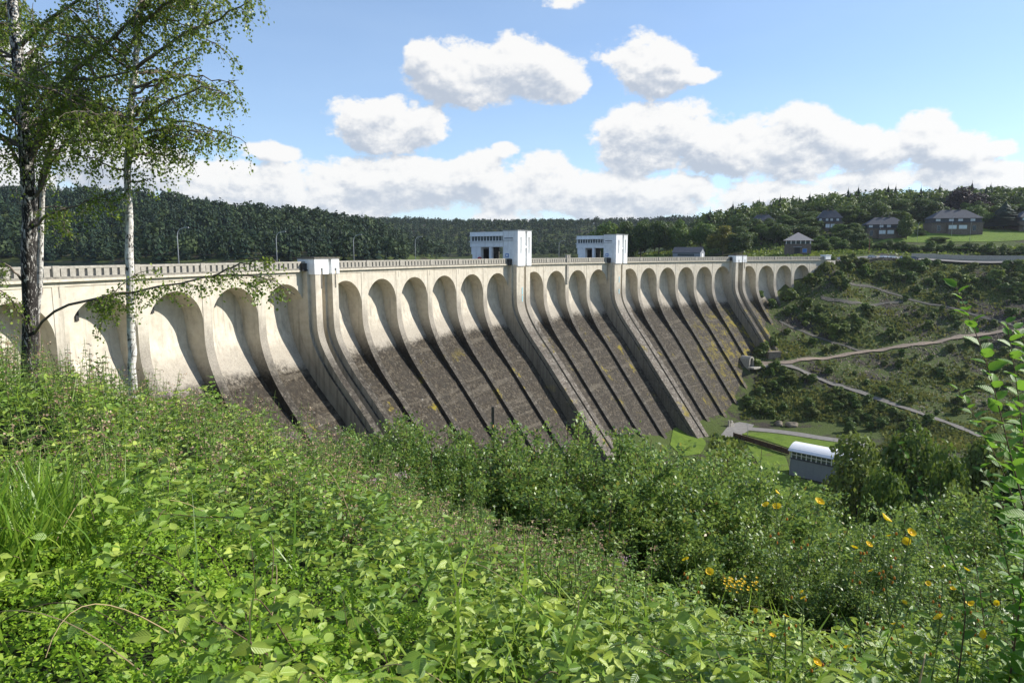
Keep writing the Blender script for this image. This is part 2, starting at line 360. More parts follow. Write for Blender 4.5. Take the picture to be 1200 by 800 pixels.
# foliage
M['bramble'] = mat_leaf('bramble_leaf', (0.012, 0.050, 0.005), (0.115, 0.225, 0.018), (0.40, 0.48, 0.085), 0.40, 0.28, 0.45, veins=True)
M['bramble_s'] = mat_leaf('small_herb_leaf', (0.035, 0.10, 0.006), (0.12, 0.25, 0.012), (0.30, 0.44, 0.035), 0.5, 0.4, 0.3)
M['grass'] = mat_leaf('grass_blade', (0.05, 0.12, 0.008), (0.13, 0.25, 0.018), (0.27, 0.38, 0.05), 0.4, 0.4, 0.4)
M['willow'] = mat_leaf('shrub_leaf', (0.022, 0.065, 0.010), (0.105, 0.20, 0.030), (0.32, 0.42, 0.09), 0.46, 0.30, 0.55, hue=0.6, autumn=(0.30, 0.19, 0.03))
M['sap'] = mat_leaf('sapling_leaf', (0.03, 0.10, 0.012), (0.09, 0.21, 0.022), (0.20, 0.36, 0.04), 0.5, 0.4, 0.35, veins=True)
M['birchleaf'] = mat_leaf('birch_leaf', (0.045, 0.085, 0.010), (0.13, 0.20, 0.025), (0.30, 0.36, 0.06), 0.4, 0.36, 0.4)
M['tree'] = mat_leaf('tree_foliage', (0.016, 0.038, 0.007), (0.052, 0.095, 0.015), (0.15, 0.20, 0.032), 0.6, 0.22, 0.3, hue=0.9)
M['dulltree'] = mat_leaf('distant_broadleaf', (0.009, 0.022, 0.010), (0.024, 0.046, 0.018), (0.058, 0.085, 0.030), 0.7, 0.15, 0.2)
M['treelight'] = mat_leaf('light_tree_foliage', (0.03, 0.07, 0.012), (0.075, 0.14, 0.02), (0.16, 0.22, 0.03), 0.6, 0.25, 0.3, hue=0.5)
M['treeyellow'] = mat_leaf('yellowing_foliage', (0.05, 0.065, 0.01), (0.14, 0.15, 0.02), (0.28, 0.24, 0.03), 0.6, 0.25, 0.3)
M['copper'] = mat_leaf('copper_foliage', (0.012, 0.010, 0.012), (0.030, 0.018, 0.020), (0.06, 0.035, 0.032), 0.6, 0.15, 0.3)
M['conifer'] = mat_leaf('conifer_foliage', (0.008, 0.020, 0.012), (0.018, 0.040, 0.021), (0.050, 0.085, 0.032), 0.7, 0.08, 0.2)
M['slopeshrub'] = mat_leaf('slope_shrub_foliage', (0.030, 0.062, 0.010), (0.095, 0.150, 0.022), (0.24, 0.29, 0.05), 0.6, 0.22, 0.3, hue=1.0)
M['weeds'] = mat_leaf('bank_weed_foliage', (0.035, 0.062, 0.012), (0.10, 0.14, 0.027), (0.22, 0.21, 0.055), 0.7, 0.2, 0.2)
M['twig'] = mat_plain('brown_twig', (0.11, 0.07, 0.045), 0.8, 0.3, 0.3, 12)
M['stem_green'] = mat_plain('green_stem', (0.12, 0.17, 0.05), 0.7, 0.3, 0.3, 12)
M['bark'] = mat_plain('bark', (0.07, 0.055, 0.045), 0.9, 0.2, 0.4, 8)
M['petal'] = mat_leaf('yellow_petal', (0.85, 0.55, 0.01), (0.88, 0.62, 0.015), (0.9, 0.68, 0.03), 0.5, 0.25, 0.3)
M['pinkpetal'] = mat_leaf('pink_petal', (0.45, 0.24, 0.33), (0.55, 0.33, 0.42), (0.7, 0.5, 0.58), 0.7, 0.3, 0.2)
M['floret'] = mat_leaf('brown_floret', (0.20, 0.11, 0.07), (0.34, 0.22, 0.15), (0.50, 0.38, 0.26), 0.8, 0.2, 0.2)
def mat_birch():
    m, t, b = mat_base('birch_bark', 0.75, 0.3)
    tc = t.new('ShaderNodeTexCoord'); P = tc.outputs['Object']
    sx = t.new('ShaderNodeSeparateXYZ'); t.link(P, sx.inputs[0])
    ban = t.noise(t.vmath('MULTIPLY', P, (5, 5, 16)), 1.6, 5, 0.65, 0.6); blot = t.noise(t.vmath('MULTIPLY', P, (17, 17, 5.5)), 1.3, 6, 0.72, 1.2)
    oi = t.new('ShaderNodeAttribute', attribute_name='dark')
    thr = t.math('ADD', blot, oi.outputs['Fac'])
    f = t.math('MAXIMUM', t.smooth(thr, 0.58, 0.66), t.math('MULTIPLY', t.smooth(ban, 0.60, 0.68), 0.85))
    c = t.mix(f, t.mix(t.smooth(ban, .35, .6), (0.74, 0.72, 0.68), (0.55, 0.52, 0.47)), (0.020, 0.017, 0.015))
    t.link(c, b.inputs['Base Color']); bump(t, b, t.math('SUBTRACT', 1.0, f), 0.9, 0.02)
    return m
M['birchbark'] = mat_birch(); M['limb'] = mat_plain('birch_limb', (0.17, 0.14, 0.115), 0.85, 0.2, 0.45, 9)
def mat_ground():
    m, t, b = mat_base('hillside_soil', 0.95, 0.15)
    geo = t.new('ShaderNodeNewGeometry'); P = geo.outputs['Position']
    a = t.noise(P, 0.045, 5, 0.65); c1 = t.noise(P, 0.5, 6, 0.75); c2 = t.noise(P, 3.0, 5, 0.75)
    soil = t.ramp(c2, [(0.3, (0.022, 0.018, 0.014)), (0.55, (0.052, 0.043, 0.035)), (0.72, (0.13, 0.115, 0.10))])
    grn = t.ramp(c2, [(0.3, (0.028, 0.042, 0.010)), (0.7, (0.10, 0.135, 0.032))])
    c = t.mix(t.smooth(t.math('ADD', t.math('MULTIPLY', a, 1.0), t.math('MULTIPLY_ADD', c1, 0.5, -0.25)), 0.38, 0.52), soil, grn)
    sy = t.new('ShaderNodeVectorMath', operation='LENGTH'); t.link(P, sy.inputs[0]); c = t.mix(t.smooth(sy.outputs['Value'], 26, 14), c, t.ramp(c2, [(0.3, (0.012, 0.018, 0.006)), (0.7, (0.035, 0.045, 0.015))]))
    t.link(c, b.inputs['Base Color']); bump(t, b, t.math('ADD', c1, t.math('MULTIPLY', c2, 0.4)), 0.9, 0.5)
    return m
M['ground'] = mat_ground()
def mat_lawn():
    m, t, b = mat_base('mown_grass', 0.9, 0.15)
    geo = t.new('ShaderNodeNewGeometry'); P = geo.outputs['Position']
    c1 = t.noise(P, 0.35, 5, 0.7); c2 = t.noise(P, 6.0, 4, 0.8)
    c = t.ramp(c1, [(0.3, (0.085, 0.135, 0.018)), (0.5, (0.12, 0.19, 0.022)), (0.7, (0.155, 0.21, 0.03))])
    c = t.mix(t.math('MULTIPLY', t.smooth(c2, 0.5, 0.7), 0.4), c, (0.06, 0.10, 0.012)); c = t.mix(t.math('MULTIPLY', t.smooth(t.noise(P, 0.12, 5, 0.7), 0.56, 0.68), 0.55), c, (0.13, 0.12, 0.045))
    t.link(c, b.inputs['Base Color']); bump(t, b, c2, 0.9, 0.2)
    return m
M['lawn'] = mat_lawn()
M['dirt'] = mat_plain('trodden_dirt', (0.25, 0.20, 0.155), 0.95, 0.15, 0.25, 1.2)
M['gravel2'] = mat_plain('weedy_gravel', (0.10, 0.095, 0.08), 0.95, 0.15, 0.35, 1.5); M['gravel'] = mat_plain('grey_gravel', (0.19, 0.175, 0.155), 0.95, 0.15, 0.25, 1.5)
M['concroad'] = mat_plain('pale_road', (0.20, 0.19, 0.175), 0.9, 0.2, 0.2, 0.8)
def mat_water():
    m, t, b = mat_base('lake_water', 0.08, 0.5); b.inputs['Base Color'].default_value = (0.012, 0.022, 0.03, 1)
    geo = t.new('ShaderNodeNewGeometry'); n = t.noise(t.vmath('MULTIPLY', geo.outputs['Position'], (1, 1, 1)), 0.8, 4, 0.6)
    bump(t, b, n, 0.3, 0.15); return m
M['water'] = mat_water()

# ------------------------------------------------------------------ plan of the dam
CX, CY, RD = 311.55, -24.792, 379.614
S0, DS = 147.833, 11.824
B0 = S0 + 16.98; C0 = B0 + 5*DS + 17.9; D0 = C0 + 3*DS + 18.5; E0 = D0 + 5*DS + 17.2
BUT1 = B0 - 8.5; TOW1 = B0 + 5*DS + 8.95; TOW2 = C0 + 3*DS + 9.25; BUT2 = D0 + 5*DS + 8.6
S_START = S0 - 6.5*DS; S_END = 421.5
def damP(s, d=0.0, z=0.0):
    th = s / RD; r = RD - d
    return (CX - r*math.cos(th), CY + r*math.sin(th), z)
def dam_rz(s): return math.pi/2 - s/RD
def sd_of(X, Y):
    return np.arctan2(Y - CY, CX - X)*RD, RD - np.hypot(X - CX, Y - CY)
def atY(x, y, Y):
    d = px_dir(x, y); k = Y/d[1]; return np.array([d[0]*k, Y, CZ + d[2]*k])
def atZ(x, y, z):
    d = px_dir(x, y); k = (z-CZ)/d[2]; return np.array([d[0]*k, d[1]*k, z])

# ------------------------------------------------------------------ terrain
cp = []
def C(*p): cp.append(tuple(float(q) for q in p))
# around and below the viewpoint
for p in [(0,0,1.35),(0,-4,2.2),(-5,0,2.1),(6,0,0.4),(-10,5,1.65),(-5.6,9.5,.45),(-7.6,10.5,.65),(-12,10,1.15),(-9,12,.5),(0,3,.75),(3,3,.15),(5,4,-.6),(.3,6.5,-.75),(-2.5,8.5,-.10),(-4,5,.9),(-2,3,1.1),
          (1,9,-2.2),(1,12,-4.1),(4,7,-1.9),(7,8,-3.2),(9,14,-7),(-3,13,-3.8),(-7,15.5,-3.0),(-14,17,-2.4),(-22,20,-3),(-6,24,-10),(1,20,-9.5),(3,40,-23),(12,30,-18),(20,70,-40),(30,100,-52),
          (-20,30,-10),(-34,32,-6.5),(-25,50,-19),(-42,50,-13),(-12,50,-26),(-10,80,-40),(-32,80,-30),(20,20,-13),(40,20,-18),(60,50,-38),(50,80,-50),(60,110,-55),(100,60,-36),(140,100,-45),(40,-20,-2),(80,-10,-8),(0,-60,22),(-60,-40,16),(80,-80,18),(200,-40,-5),(200,60,-38),(-44,14,1.0),(-60,0,8),
          (-66,36,0.3),(-60,52,-9)]: C(*p)
# foot of the dam
for s, d, z in [(416,3,-3.6),(421,4,-1.2),(427,5,-.2),(408,2,-8.2),(98,1,-13.5),(111,0,-18),(128,3,-26),(141,9,-34),(156,16,-40),(171,17,-40),(199,23,-47),(237,29,-52),(270,32,-55),(292,32,-55.2),(314,31.5,-55),(326,28,-51),(341,22.5,-44),(347,19,-40),(361,15,-34.5),(369,11.5,-30.2),(376,7.5,-25.6),(389,1.2,-18),(396,0,-15.6),(412,-2.2,-9.4),(416,-2.6,-5.6),(421,-1.5,-1.0)]:
    C(*damP(s, d, z))
# valley floor
for x, y in [(880,495),(936,505),(990,513),(880,510),(925,520),(950,575),(925,562),(985,590),(870,525),(830,540),(1020,560)]: C(*atZ(x, y, -55.3))
C(*atZ(1050,530,-54)); C(130,170,-54); C(120,130,-54)
# the right bank below the road
for x, y, Y in [(985,325,322),(1020,335,318),(1055,347,312),(1078,354,309),(1106,359,304),(1197,384,288),(945,340,315),(996,356,311),(1058,354,310),
                (914,377,290),(959,396,284),(1007,411,276),(888,426,264),(923,427,262),(1012,412.5,274),(1077,404,278),(1120,396,282),(1200,385,287),
                (957,443,255),(1012,461,244),(1066,480,230),(1109,495,216),(1150,510,205),(1150,440,262),(900,470,246),(960,480,238),(1000,498,226),(1060,440,258),(1200,440,262),
                (1000,320,330),(1080,325,328),(1160,330,322),(1200,330,320)]: C(*atY(x, y, Y))
for p in [(141,317,0.0),(158,328,0.1),(180,338,.1),(204,343,-.3),(251,336,-1.3),(300,322,-2.5),(204,349,-.3),(251,342,-1.3),(158,334,.1),(330,300,-6),(360,240,-30),(300,200,-45)]: C(*p)
# the right bank above the road
for x, y, Y in [(1100,290,372),(1180,290,372),(1020,285,372),(1100,275,396),(1180,273,396),(1040,278,400),(1115,272,405),(1000,284,395),(960,290,390),(934,299,347),(905,300,360),(880,299,380),(807,299,372),(770,299.5,385),(750,299.5,400),(850,299,390),(800,296,420),(740,299,430)]: C(*atY(x, y, Y))
C(*atY(895,272,430)); C(*atY(972,270,412)); C(*atY(1195,272,400))
for x, y, Y in [(830,276,520),(900,262,560),(1000,252,560),(1100,248,560),(1200,246,560),(1400,240,560),(760,288,560),(900,262,800),(1050,250,800),(1200,246,850),(1400,250,800)]: C(*atY(x, y, Y))
# the lake bed
for s in (60,120,160,200,240,280,320,360): C(*damP(s, -16, -22)); C(*damP(s, -70, -30))
for s in (385,400): C(*damP(s, -16, -4)); C(*damP(s, -40, -7))
C(*damP(412, -18, -.6)); C(*damP(420, -14, 0.1)); C(*damP(66, -16, -6)); C(-90,30,-2.2); C(-120,60,-12)
for p in [(60,400,-14),(20,420,-24),(-100,300,-30),(-200,300,-24),(100,390,-6),(-200,150,-20),(60,520,-20),(130,600,-10),(0,650,-24),(-60,600,-22)]: C(*p)
# hills beyond the lake
for x, ys, Y in [(-700,216,560),(-300,216,620),(-100,215,680),(0,215,700),(90,217,700),(180,220,690),(240,233,690),(300,239,690),(350,243,700),(400,247,710),(440,254,720)]:
    t = atY(x, ys, Y); C(t[0], t[1], t[2]-13)
    f = atY(x, 300, Y*0.64); C(f[0], f[1], -3.6); f = atY(x, 300, Y*0.71); C(f[0], f[1], 4.0)
    C(t[0]*1.3, t[1]*1.3, t[2]-25)
for x, Y in [(480,560),(500,640),(520,760)]: t = atY(x, 300, Y); C(t[0], t[1], -4.0)
for x, ys, Y in [(420,252,1250),(480,254,1250),(560,256,1250),(640,256,1200),(720,255,1150),(800,252,1100)]:
    t = atY(x, ys, Y); C(t[0], t[1], t[2]-12); C(t[0]*1.35, t[1]*1.35, t[2]-20)
    f = atY(x, 300, Y*0.66); C(f[0], f[1], -3.6)
    f = atY(x, 285, Y*0.80); C(f[0], f[1], f[2]-8)
for a in range(0, 360, 20):
    C(2600*math.sin(R_(a)), 2600*math.cos(R_(a)), 60); C(6500*math.sin(R_(a)), 6500*math.cos(R_(a)), 40)
for p in [(600,200,30),(700,0,40),(500,-300,60),(0,-300,70),(-400,-200,60),(-500,60,20),(-350,100,-3)]: C(*p)
cp = np.array(cp)
def _ker(r2, e): return np.sqrt(r2 + e*e)
_E = 2.0; _lam = np.clip((np.hypot(cp[:, 0], cp[:, 1])-15)*.014, 0.02, 6)
_d = ((cp[:, None, :2]-cp[None, :, :2])**2).sum(-1)
_K = _ker(_d, _E) ; n_ = len(cp)
_A = np.block([[-_K + np.eye(n_)*-0.0, np.ones((n_, 1))], [np.ones((1, n_)), np.zeros((1, 1))]])
_A[:n_, :n_] += np.diag(_lam)
_w = np.linalg.lstsq(_A, np.concatenate([cp[:, 2], [0]]), rcond=1e-10)[0]
def h_raw(X, Y):
    X = np.asarray(X, float); Y = np.asarray(Y, float); out = np.full(X.shape, _w[-1])
    for i in range(n_):
        out -= _w[i]*np.sqrt((X-cp[i, 0])**2 + (Y-cp[i, 1])**2 + _E*_E)
    rr = np.hypot(X, Y)
    amp = np.clip((rr-60)/100, 0, 1)
    s_, d_ = sd_of(X, Y); amp = amp*np.clip((d_-2)/12, 0, 1)
    flat = np.clip((out+53)/4, 0, 1)
    out += amp*flat*(0.45*np.sin(X*0.21+Y*0.13)*np.sin(Y*0.27-X*.07) + 0.25*np.sin(X*0.61+1.3)*np.sin(Y*0.53+.4))
    return out
def axis(segs):
    out = [segs[0][0]]
    for a, b, st in segs:
        n = max(1, round((b-a)/st)); out += list(np.linspace(a, b, n+1)[1:])
    return np.array(out)
GX = axis([(-7000,-2000,500),(-2000,-700,50),(-700,-120,9),(-120,-24,3),(-24,16,.7),(16,320,2.6),(320,700,12),(700,2000,60),(2000,7000,500)])
GY = axis([(-7000,-2000,500),(-2000,-400,80),(-400,-30,14),(-30,-4,2),(-4,22,.7),(22,440,2.6),(440,900,10),(900,1800,18),(1800,7000,400)])
XX, YY = np.meshgrid(GX, GY); HH = h_raw(XX, YY)
def hgt(X, Y):
    X = np.asarray(X, float); Y = np.asarray(Y, float)
    i = np.clip(np.searchsorted(GX, X)-1, 0, len(GX)-2); j = np.clip(np.searchsorted(GY, Y)-1, 0, len(GY)-2)
    u = (X-GX[i])/(GX[i+1]-GX[i]); v = (Y-GY[j])/(GY[j+1]-GY[j])
    return HH[j, i]*(1-u)*(1-v)+HH[j, i+1]*u*(1-v)+HH[j+1, i]*(1-u)*v+HH[j+1, i+1]*u*v
nx, ny = len(GX), len(GY)
ii = (np.arange(ny-1)[:, None]*nx + np.arange(nx-1)[None]).ravel()
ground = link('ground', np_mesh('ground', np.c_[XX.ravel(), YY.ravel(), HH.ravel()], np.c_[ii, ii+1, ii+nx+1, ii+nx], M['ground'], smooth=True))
tag(ground, 'earthy hillsides and valley floor around the dam', kind='structure')
def on_ground(x, y, t0=20.0, t1=1600.0):
    """where the line of sight through a photo point meets the terrain"""
    d = px_dir(x, y); ts = np.geomspace(t0, t1, 1500)
    g_ = CZ + d[2]*ts - hgt(d[0]*ts, d[1]*ts)
    k = np.where(g_ < 0)[0]
    if len(k) == 0: return None
    k = max(k[0], 1); a, b = ts[k-1], ts[k]
    for _ in range(25):
        m_ = (a+b)/2
        if CZ + d[2]*m_ - float(hgt(d[0]*m_, d[1]*m_)) < 0: b = m_
        else: a = m_
    return np.array([d[0]*b, d[1]*b, float(hgt(d[0]*b, d[1]*b))])
def resample(P, step):
    P = np.asarray(P, float); seg = np.hypot(*np.diff(P[:, :2], axis=0).T); L = np.r_[0, np.cumsum(seg)]
    n = max(2, int(L[-1]/step)+1); q = np.linspace(0, L[-1], n)
    return np.c_[[np.interp(q, L, P[:, k]) for k in range(P.shape[1])]].T
def ribbon(name, pts, width, mat, label, lift=0.1, step=1.3, cross=3, wob=0.25, plane_z=None, flat=0.0):
    P = resample(pts, step)
    for _ in range(6): P[1:-1] = (P[:-2]+2*P[1:-1]+P[2:])/4
    t = np.gradient(P[:, :2], axis=0); t = unit(t); nn_ = np.c_[-t[:, 1], t[:, 0]]
    wv = width/2*(1 + wob*np.sin(np.arange(len(P))*0.9)*rng.uniform(.3, 1, len(P)))
    rows = []
    for k in range(cross+1):
        u = k/cross*2-1; q = P[:, :2] + nn_*(wv*u)[:, None]
        zc = hgt(P[:, 0], P[:, 1]); ze = hgt(q[:, 0], q[:, 1])
        z = np.maximum(ze, zc*flat+ze*(1-flat)) + lift
        rows.append(np.c_[q, z])
    V = np.stack(rows, 1).reshape(-1, 3); c = cross+1; n = len(P)
    ii = (np.arange(n-1)[:, None]*c+np.arange(cross)[None]).ravel()
    o = link(name, np_mesh(name, V, np.c_[ii, ii+1, ii+c+1, ii+c], mat, smooth=True))
    return tag(o, label, kind='structure')
def patch(name, poly, mat, label, lift=0.12, step=2.6, hf=None):
    poly = resample(np.vstack([poly, poly[:1]]), step)[:-1, :2]
    x0, y0 = poly.min(0); x1, y1 = poly.max(0); n = len(poly)
    gx, gy = np.meshgrid(np.arange(x0, x1, step), np.arange(y0, y1, step)); q = np.c_[gx.ravel(), gy.ravel()]
    ins = np.zeros(len(q), bool)
    for i in range(n):
        a, b = poly[i], poly[(i+1) % n]
        c_ = ((a[1] > q[:, 1]) != (b[1] > q[:, 1])) & (q[:, 0] < (b[0]-a[0])*(q[:, 1]-a[1])/(b[1]-a[1]+1e-12)+a[0]); ins ^= c_
    q = q[ins]; allp = [Vector(p) for p in np.vstack([poly, q])]
    r = delaunay_2d_cdt(allp, [], [list(range(n))], 1, 1e-4)
    V = np.array([(p[0], p[1]) for p in r[0]]); z = (hgt(V[:, 0], V[:, 1]) if hf is None else hf(V)) + lift
    me = bpy.data.meshes.new(name); me.from_pydata(np.c_[V, z].tolist(), [], r[2]); me.update()
    o = link(name, me, mat); return tag(o, label, kind='structure')
def px_path(pts): return [on_ground(x, y) for x, y in pts]

# reservoir behind the dam
th = np.linspace(-0.25, 1.12, 60); rr_ = [RD+10.5, RD+60, RD+200, RD+600, RD+1600]
V = np.array([[CX-r*math.cos(t), CY+r*math.sin(t), -3.0] for t in th for r in rr_]); k = len(rr_)
ii = (np.arange(59)[:, None]*k+np.arange(k-1)[None]).ravel()
tag(link('water', np_mesh('water', V, np.c_[ii, ii+1, ii+k+1, ii+k], M['water'])), 'dark still water of the reservoir behind the dam', kind='structure')

# paths, roads, lawns
paths = {
 'A': [(962,349),(975,352),(996,356),(1030,356),(1058,354)],
 'E': [(990,326),(1020,335),(1055,347),(1078,354),(1106,359),(1150,371),(1197,384),(1230,392)],
 'B': [(914,377),(935,387),(959,395.5),(985,404),(1010,412)],
 'C': [(888,425.5),(905,426),(923,426.5),(960,421),(1012,412.5),(1045,408),(1077,404),(1120,396),(1170,389),(1225,384)],
 'D': [(915,427),(935,432),(957.5,443),(985,453),(1012,461),(1040,471),(1066,480),(1109,495),(1150,512)]}
P3 = {k: [p for p in px_path(v) if p is not None] for k, v in paths.items()}
ribbon('footpath', P3['A'], 1.3, M['gravel2'], 'narrow gravel path high on the right bank below the parked cars', 0.22)
ribbon('footpath', P3['E'], 1.5, M['gravel2'], 'gravel path descending the right bank from the dam end to the edge of view', 0.22)
ribbon('footpath', P3['B'], 1.3, M['gravel2'], 'thin grey path cutting down between dark scree to the dirt track', 0.22)
ribbon('footpath', P3['C'], 1.8, M['dirt'], 'pinkish dirt track crossing the right bank from the gallery door', 0.28, flat=.5)
ribbon('footpath', P3['D'], 2.2, M['gravel'], 'wide grey track running down from the gallery door to the trees', 0.25, flat=.5)
valley = [atZ(x, y, -55) for x, y in [(862,499),(880,500),(905,502),(936,507),(965,512),(990,516),(1030,527),(1080,545)]]
ribbon('road', valley, 4.6, M['concroad'], 'pale service road along the valley floor at the foot of the right bank', 0.10, wob=0.03)
apron = [atZ(x, y, -55) for x, y in [(845,508),(856,497),(868,494),(884,496),(876,503),(868,509),(862,514)]]
patch('pavement', np.array(apron)[:, :2], M['concroad'], 'pale paved apron at the dam toe where the valley road ends', 0.07)
lawnpx = [(869,507.5),(878,505),(900,505.5),(936,511),(965,516),(990,520),(1000,527),(975,531),(926,525),(895,514)]
patch('lawn', np.array([atZ(x, y, -55.2) for x, y in lawnpx])[:, :2], M['lawn'], 'bright mown lawn between the valley road and the white shed', 0.16)
lawn2 = [(872,514.5),(890,519.5),(921,534),(925,548),(924,556),(960,566),(985,585),(965,596),(925,592),(900,560),(886,538)]
patch('lawn', np.array([atZ(x, y, -55.2) for x, y in lawn2])[:, :2], M['lawn'], 'shaded mown grass in front of the white shed', 0.14)
lawn3 = [(785,524),(790,508),(806,508),(820,511),(828,518),(822,530),(800,536)]
patch('lawn', np.array([atZ(x, y, -55.2) for x, y in lawn3])[:, :2], M['lawn'], 'round lawn at the dam toe beside the right gate tower buttress', 0.15)
patch('lawn', np.array([p[:2] for p in [atY(1025,281,385), atY(1090,283,382), atY(1240,283,380), atY(1240,270,412), atY(1150,270,412), atY(1060,273,408)]]), M['lawn'], 'sunny sloping lawn in front of the stone villas', 0.2)
patch('lawn', np.array([p[:2] for p in [atY(738,299,383), atY(800,299,366), atY(800,298,395), atY(740,298,420)]]), M['lawn'], 'strip of mown grass on the lake shore behind the dam', 0.2)
ROAD = [(136,322),(150,331),(168,339),(190,344.5),(214,345.5),(251,339),(300,325)]
ribbon('road', ROAD, 7.0, M['concroad'], 'grey road following the top of the right bank', 0.10, wob=0.0, flat=1.0)
# the crest roadway on the dam
n = 90; S = np.linspace(S_START, S_END+6, n); V = []
for s in S: V += [damP(s, -0.35, 0.02), damP(s, -11.6, 0.02)]
ii = np.arange(n-1)*2
tag(link('road', np_mesh('road', np.array(V), np.c_[ii, ii+2, ii+3, ii+1], M['asphalt'])), 'narrow road along the crest of the dam behind the parapet', kind='structure')

# ------------------------------------------------------------------ dam
ZR = np.array([-60,-36.36,-27.8,-23.8,-20.8,-18,-14.8,-12.5,-10.5,5]); DR = np.array([16.4+.785*23.64,16.4,9.72,6.55,4.25,2.45,1.0,.3,0,0])
zf = np.concatenate([np.linspace(0, -10, 5), np.linspace(-11, -28, 26), np.linspace(-31, -58, 10)])
rib = lambda z: np.interp(z, ZR, DR)
NR = np.array([5,-10,-12.2,-14.5,-16.9,-19.7,-22.7,-26,-31,-60]); ND = np.array([2.5,2.5,2.75,3.7,5.15,7.1,9.65,12.35,16.3,16.3+29*.79])
nose = lambda z: np.interp(z, NR[::-1], ND[::-1])
def smoothp(f, z):  # rounded profile
    return sum(f(z+o) for o in (-1.2, -.6, 0, .6, 1.2))/5
alc = lambda z: np.interp(z, [-27, -8], [.95, 3.5])
dam = empty('dam', damP((S_START+S_END)/2, 0, -55))
tag(dam, 'long curved concrete dam with tall arched bays and sloping ribs', 'dam')
dam_inv = Matrix.Translation(-dam.location)
def dpart(name, me, s, mat=None):
    o = bpy.data.objects.new(name, me); col.objects.link(o); o.parent = dam
    p = Vector(damP(s)) - dam.location; o.location = p; o.rotation_euler = (0, 0, dam_rz(s))
    if mat is not None and len(me.materials) == 0: me.materials.append(mat)
    return o
def side_slab(x0, x1, zs, front, back, mat, name, top=True):
    """vertical slab across the dam: local y = -d"""
    b = MB(); k = len(zs); v = []
    for z, f, a in zip(zs, front, back): v += [(x0, -f, z), (x1, -f, z), (x1, -a, z), (x0, -a, z)]
    fc = []
    for i in range(k-1):
        p, q = 4*i, 4*i+4
        fc += [(p, q, q+1, p+1), (p+1, q+1, q+2, p+2), (p+3, p, q, q+3)[::-1] if False else (p, p+3, q+3, q)]
    fc += [(0, 1, 2, 3)]
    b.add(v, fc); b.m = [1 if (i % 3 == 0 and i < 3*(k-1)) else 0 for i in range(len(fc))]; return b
# face panel per bay, with slight lifts every few metres
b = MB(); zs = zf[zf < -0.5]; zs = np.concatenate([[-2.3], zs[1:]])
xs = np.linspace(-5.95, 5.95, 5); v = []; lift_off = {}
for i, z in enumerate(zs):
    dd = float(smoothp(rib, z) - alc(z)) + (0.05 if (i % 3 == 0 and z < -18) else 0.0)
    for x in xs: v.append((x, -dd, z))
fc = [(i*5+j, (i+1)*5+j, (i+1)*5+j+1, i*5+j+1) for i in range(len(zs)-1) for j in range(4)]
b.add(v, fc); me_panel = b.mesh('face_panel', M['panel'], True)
# spandrel with arch and barrel
b = MB(); Ra, zc_ = 5.05, -7.52; na = 28; v = []; fc = []
ang = np.linspace(math.pi, 0, na+1)
for a in ang:
    x, z = Ra*math.cos(a), zc_+Ra*math.sin(a)
    v += [(x, 0, -0.55), (x, 0, z), (x, 3.7, z)]
for i in range(na): p = 3*i; q = p+3; fc += [(p, p+1, q+1, q), (p+1, p+2, q+2, q+1)]
b.add(v, fc); b.box(-5.05, 5.05, 0.0, 3.7, -2.2, -0.5) if False else None
me_span = b.mesh('spandrel', M['conc'])
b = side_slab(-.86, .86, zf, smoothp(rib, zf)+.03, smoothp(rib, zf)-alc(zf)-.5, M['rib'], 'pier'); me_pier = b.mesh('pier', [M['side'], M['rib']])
# cornice, plinth, posts, balusters, coping
def strip_box(L, y0, y1, z0, z1): q = MB(); q.box(-L/2, L/2, y0, y1, z0, z1); return q
me_corn = strip_box(DS-.02, -.62, .3, -.42, -.12).mesh('cornice', M['conc'])
me_band = strip_box(DS-.03, -.22, .3, -.85, -.421).mesh('frieze', M['conc'])
me_plinth = strip_box(DS-.02, -.45, .1, -.119, .16).mesh('plinth', M['parapet'])
me_cop = strip_box(DS-.9, -.42, .06, 1.14, 1.42).mesh('coping', M['parapet'])
q = MB(); q.box(-.44, .44, -.50, .13, .161, 1.46); q.box(-.36, .36, -.52, -.5, .3, 1.3); me_post = q.mesh('parapet_post', M['parapet'])
q = MB(); q.box(-.37, .37, -.36, .02, .161, 1.139); me_bal = q.mesh('baluster', M['parapet'])
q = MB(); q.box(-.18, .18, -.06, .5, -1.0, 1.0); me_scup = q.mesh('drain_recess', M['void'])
me_slot = None
q = MB(); q.box(-.05, .05, -.035, .0, -2.3, -.86); me_joint = q.mesh('joint_strip', M['darkstone'])
bays = [S0-k*DS for k in range(0, 7)] + [B0+k*DS for k in range(6)] + [C0+k*DS for k in range(4)] + [D0+k*DS for k in range(6)] + [E0+k*DS for k in range(4)]
q = MB(); q.box(-.22, .22, -.0, .5, -.9, .9); 
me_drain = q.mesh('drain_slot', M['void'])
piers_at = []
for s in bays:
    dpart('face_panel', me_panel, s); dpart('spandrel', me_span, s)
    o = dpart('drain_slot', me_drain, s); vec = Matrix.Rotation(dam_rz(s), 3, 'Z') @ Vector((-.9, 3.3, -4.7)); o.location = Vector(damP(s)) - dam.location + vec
for g_ in ([S0-k*DS for k in range(6, -1, -1)], [B0+k*DS for k in range(6)], [C0+k*DS for k in range(4)], [D0+k*DS for k in range(6)], [E0+k*DS for k in range(4)]):
    for a, c_ in zip(g_[:-1], g_[1:]): piers_at.append((a+c_)/2)
piers_at += [S0-6.5*DS, E0+3.5*DS]
for s in piers_at:
    dpart('pier', me_pier, s); dpart('joint_strip', me_joint, s)
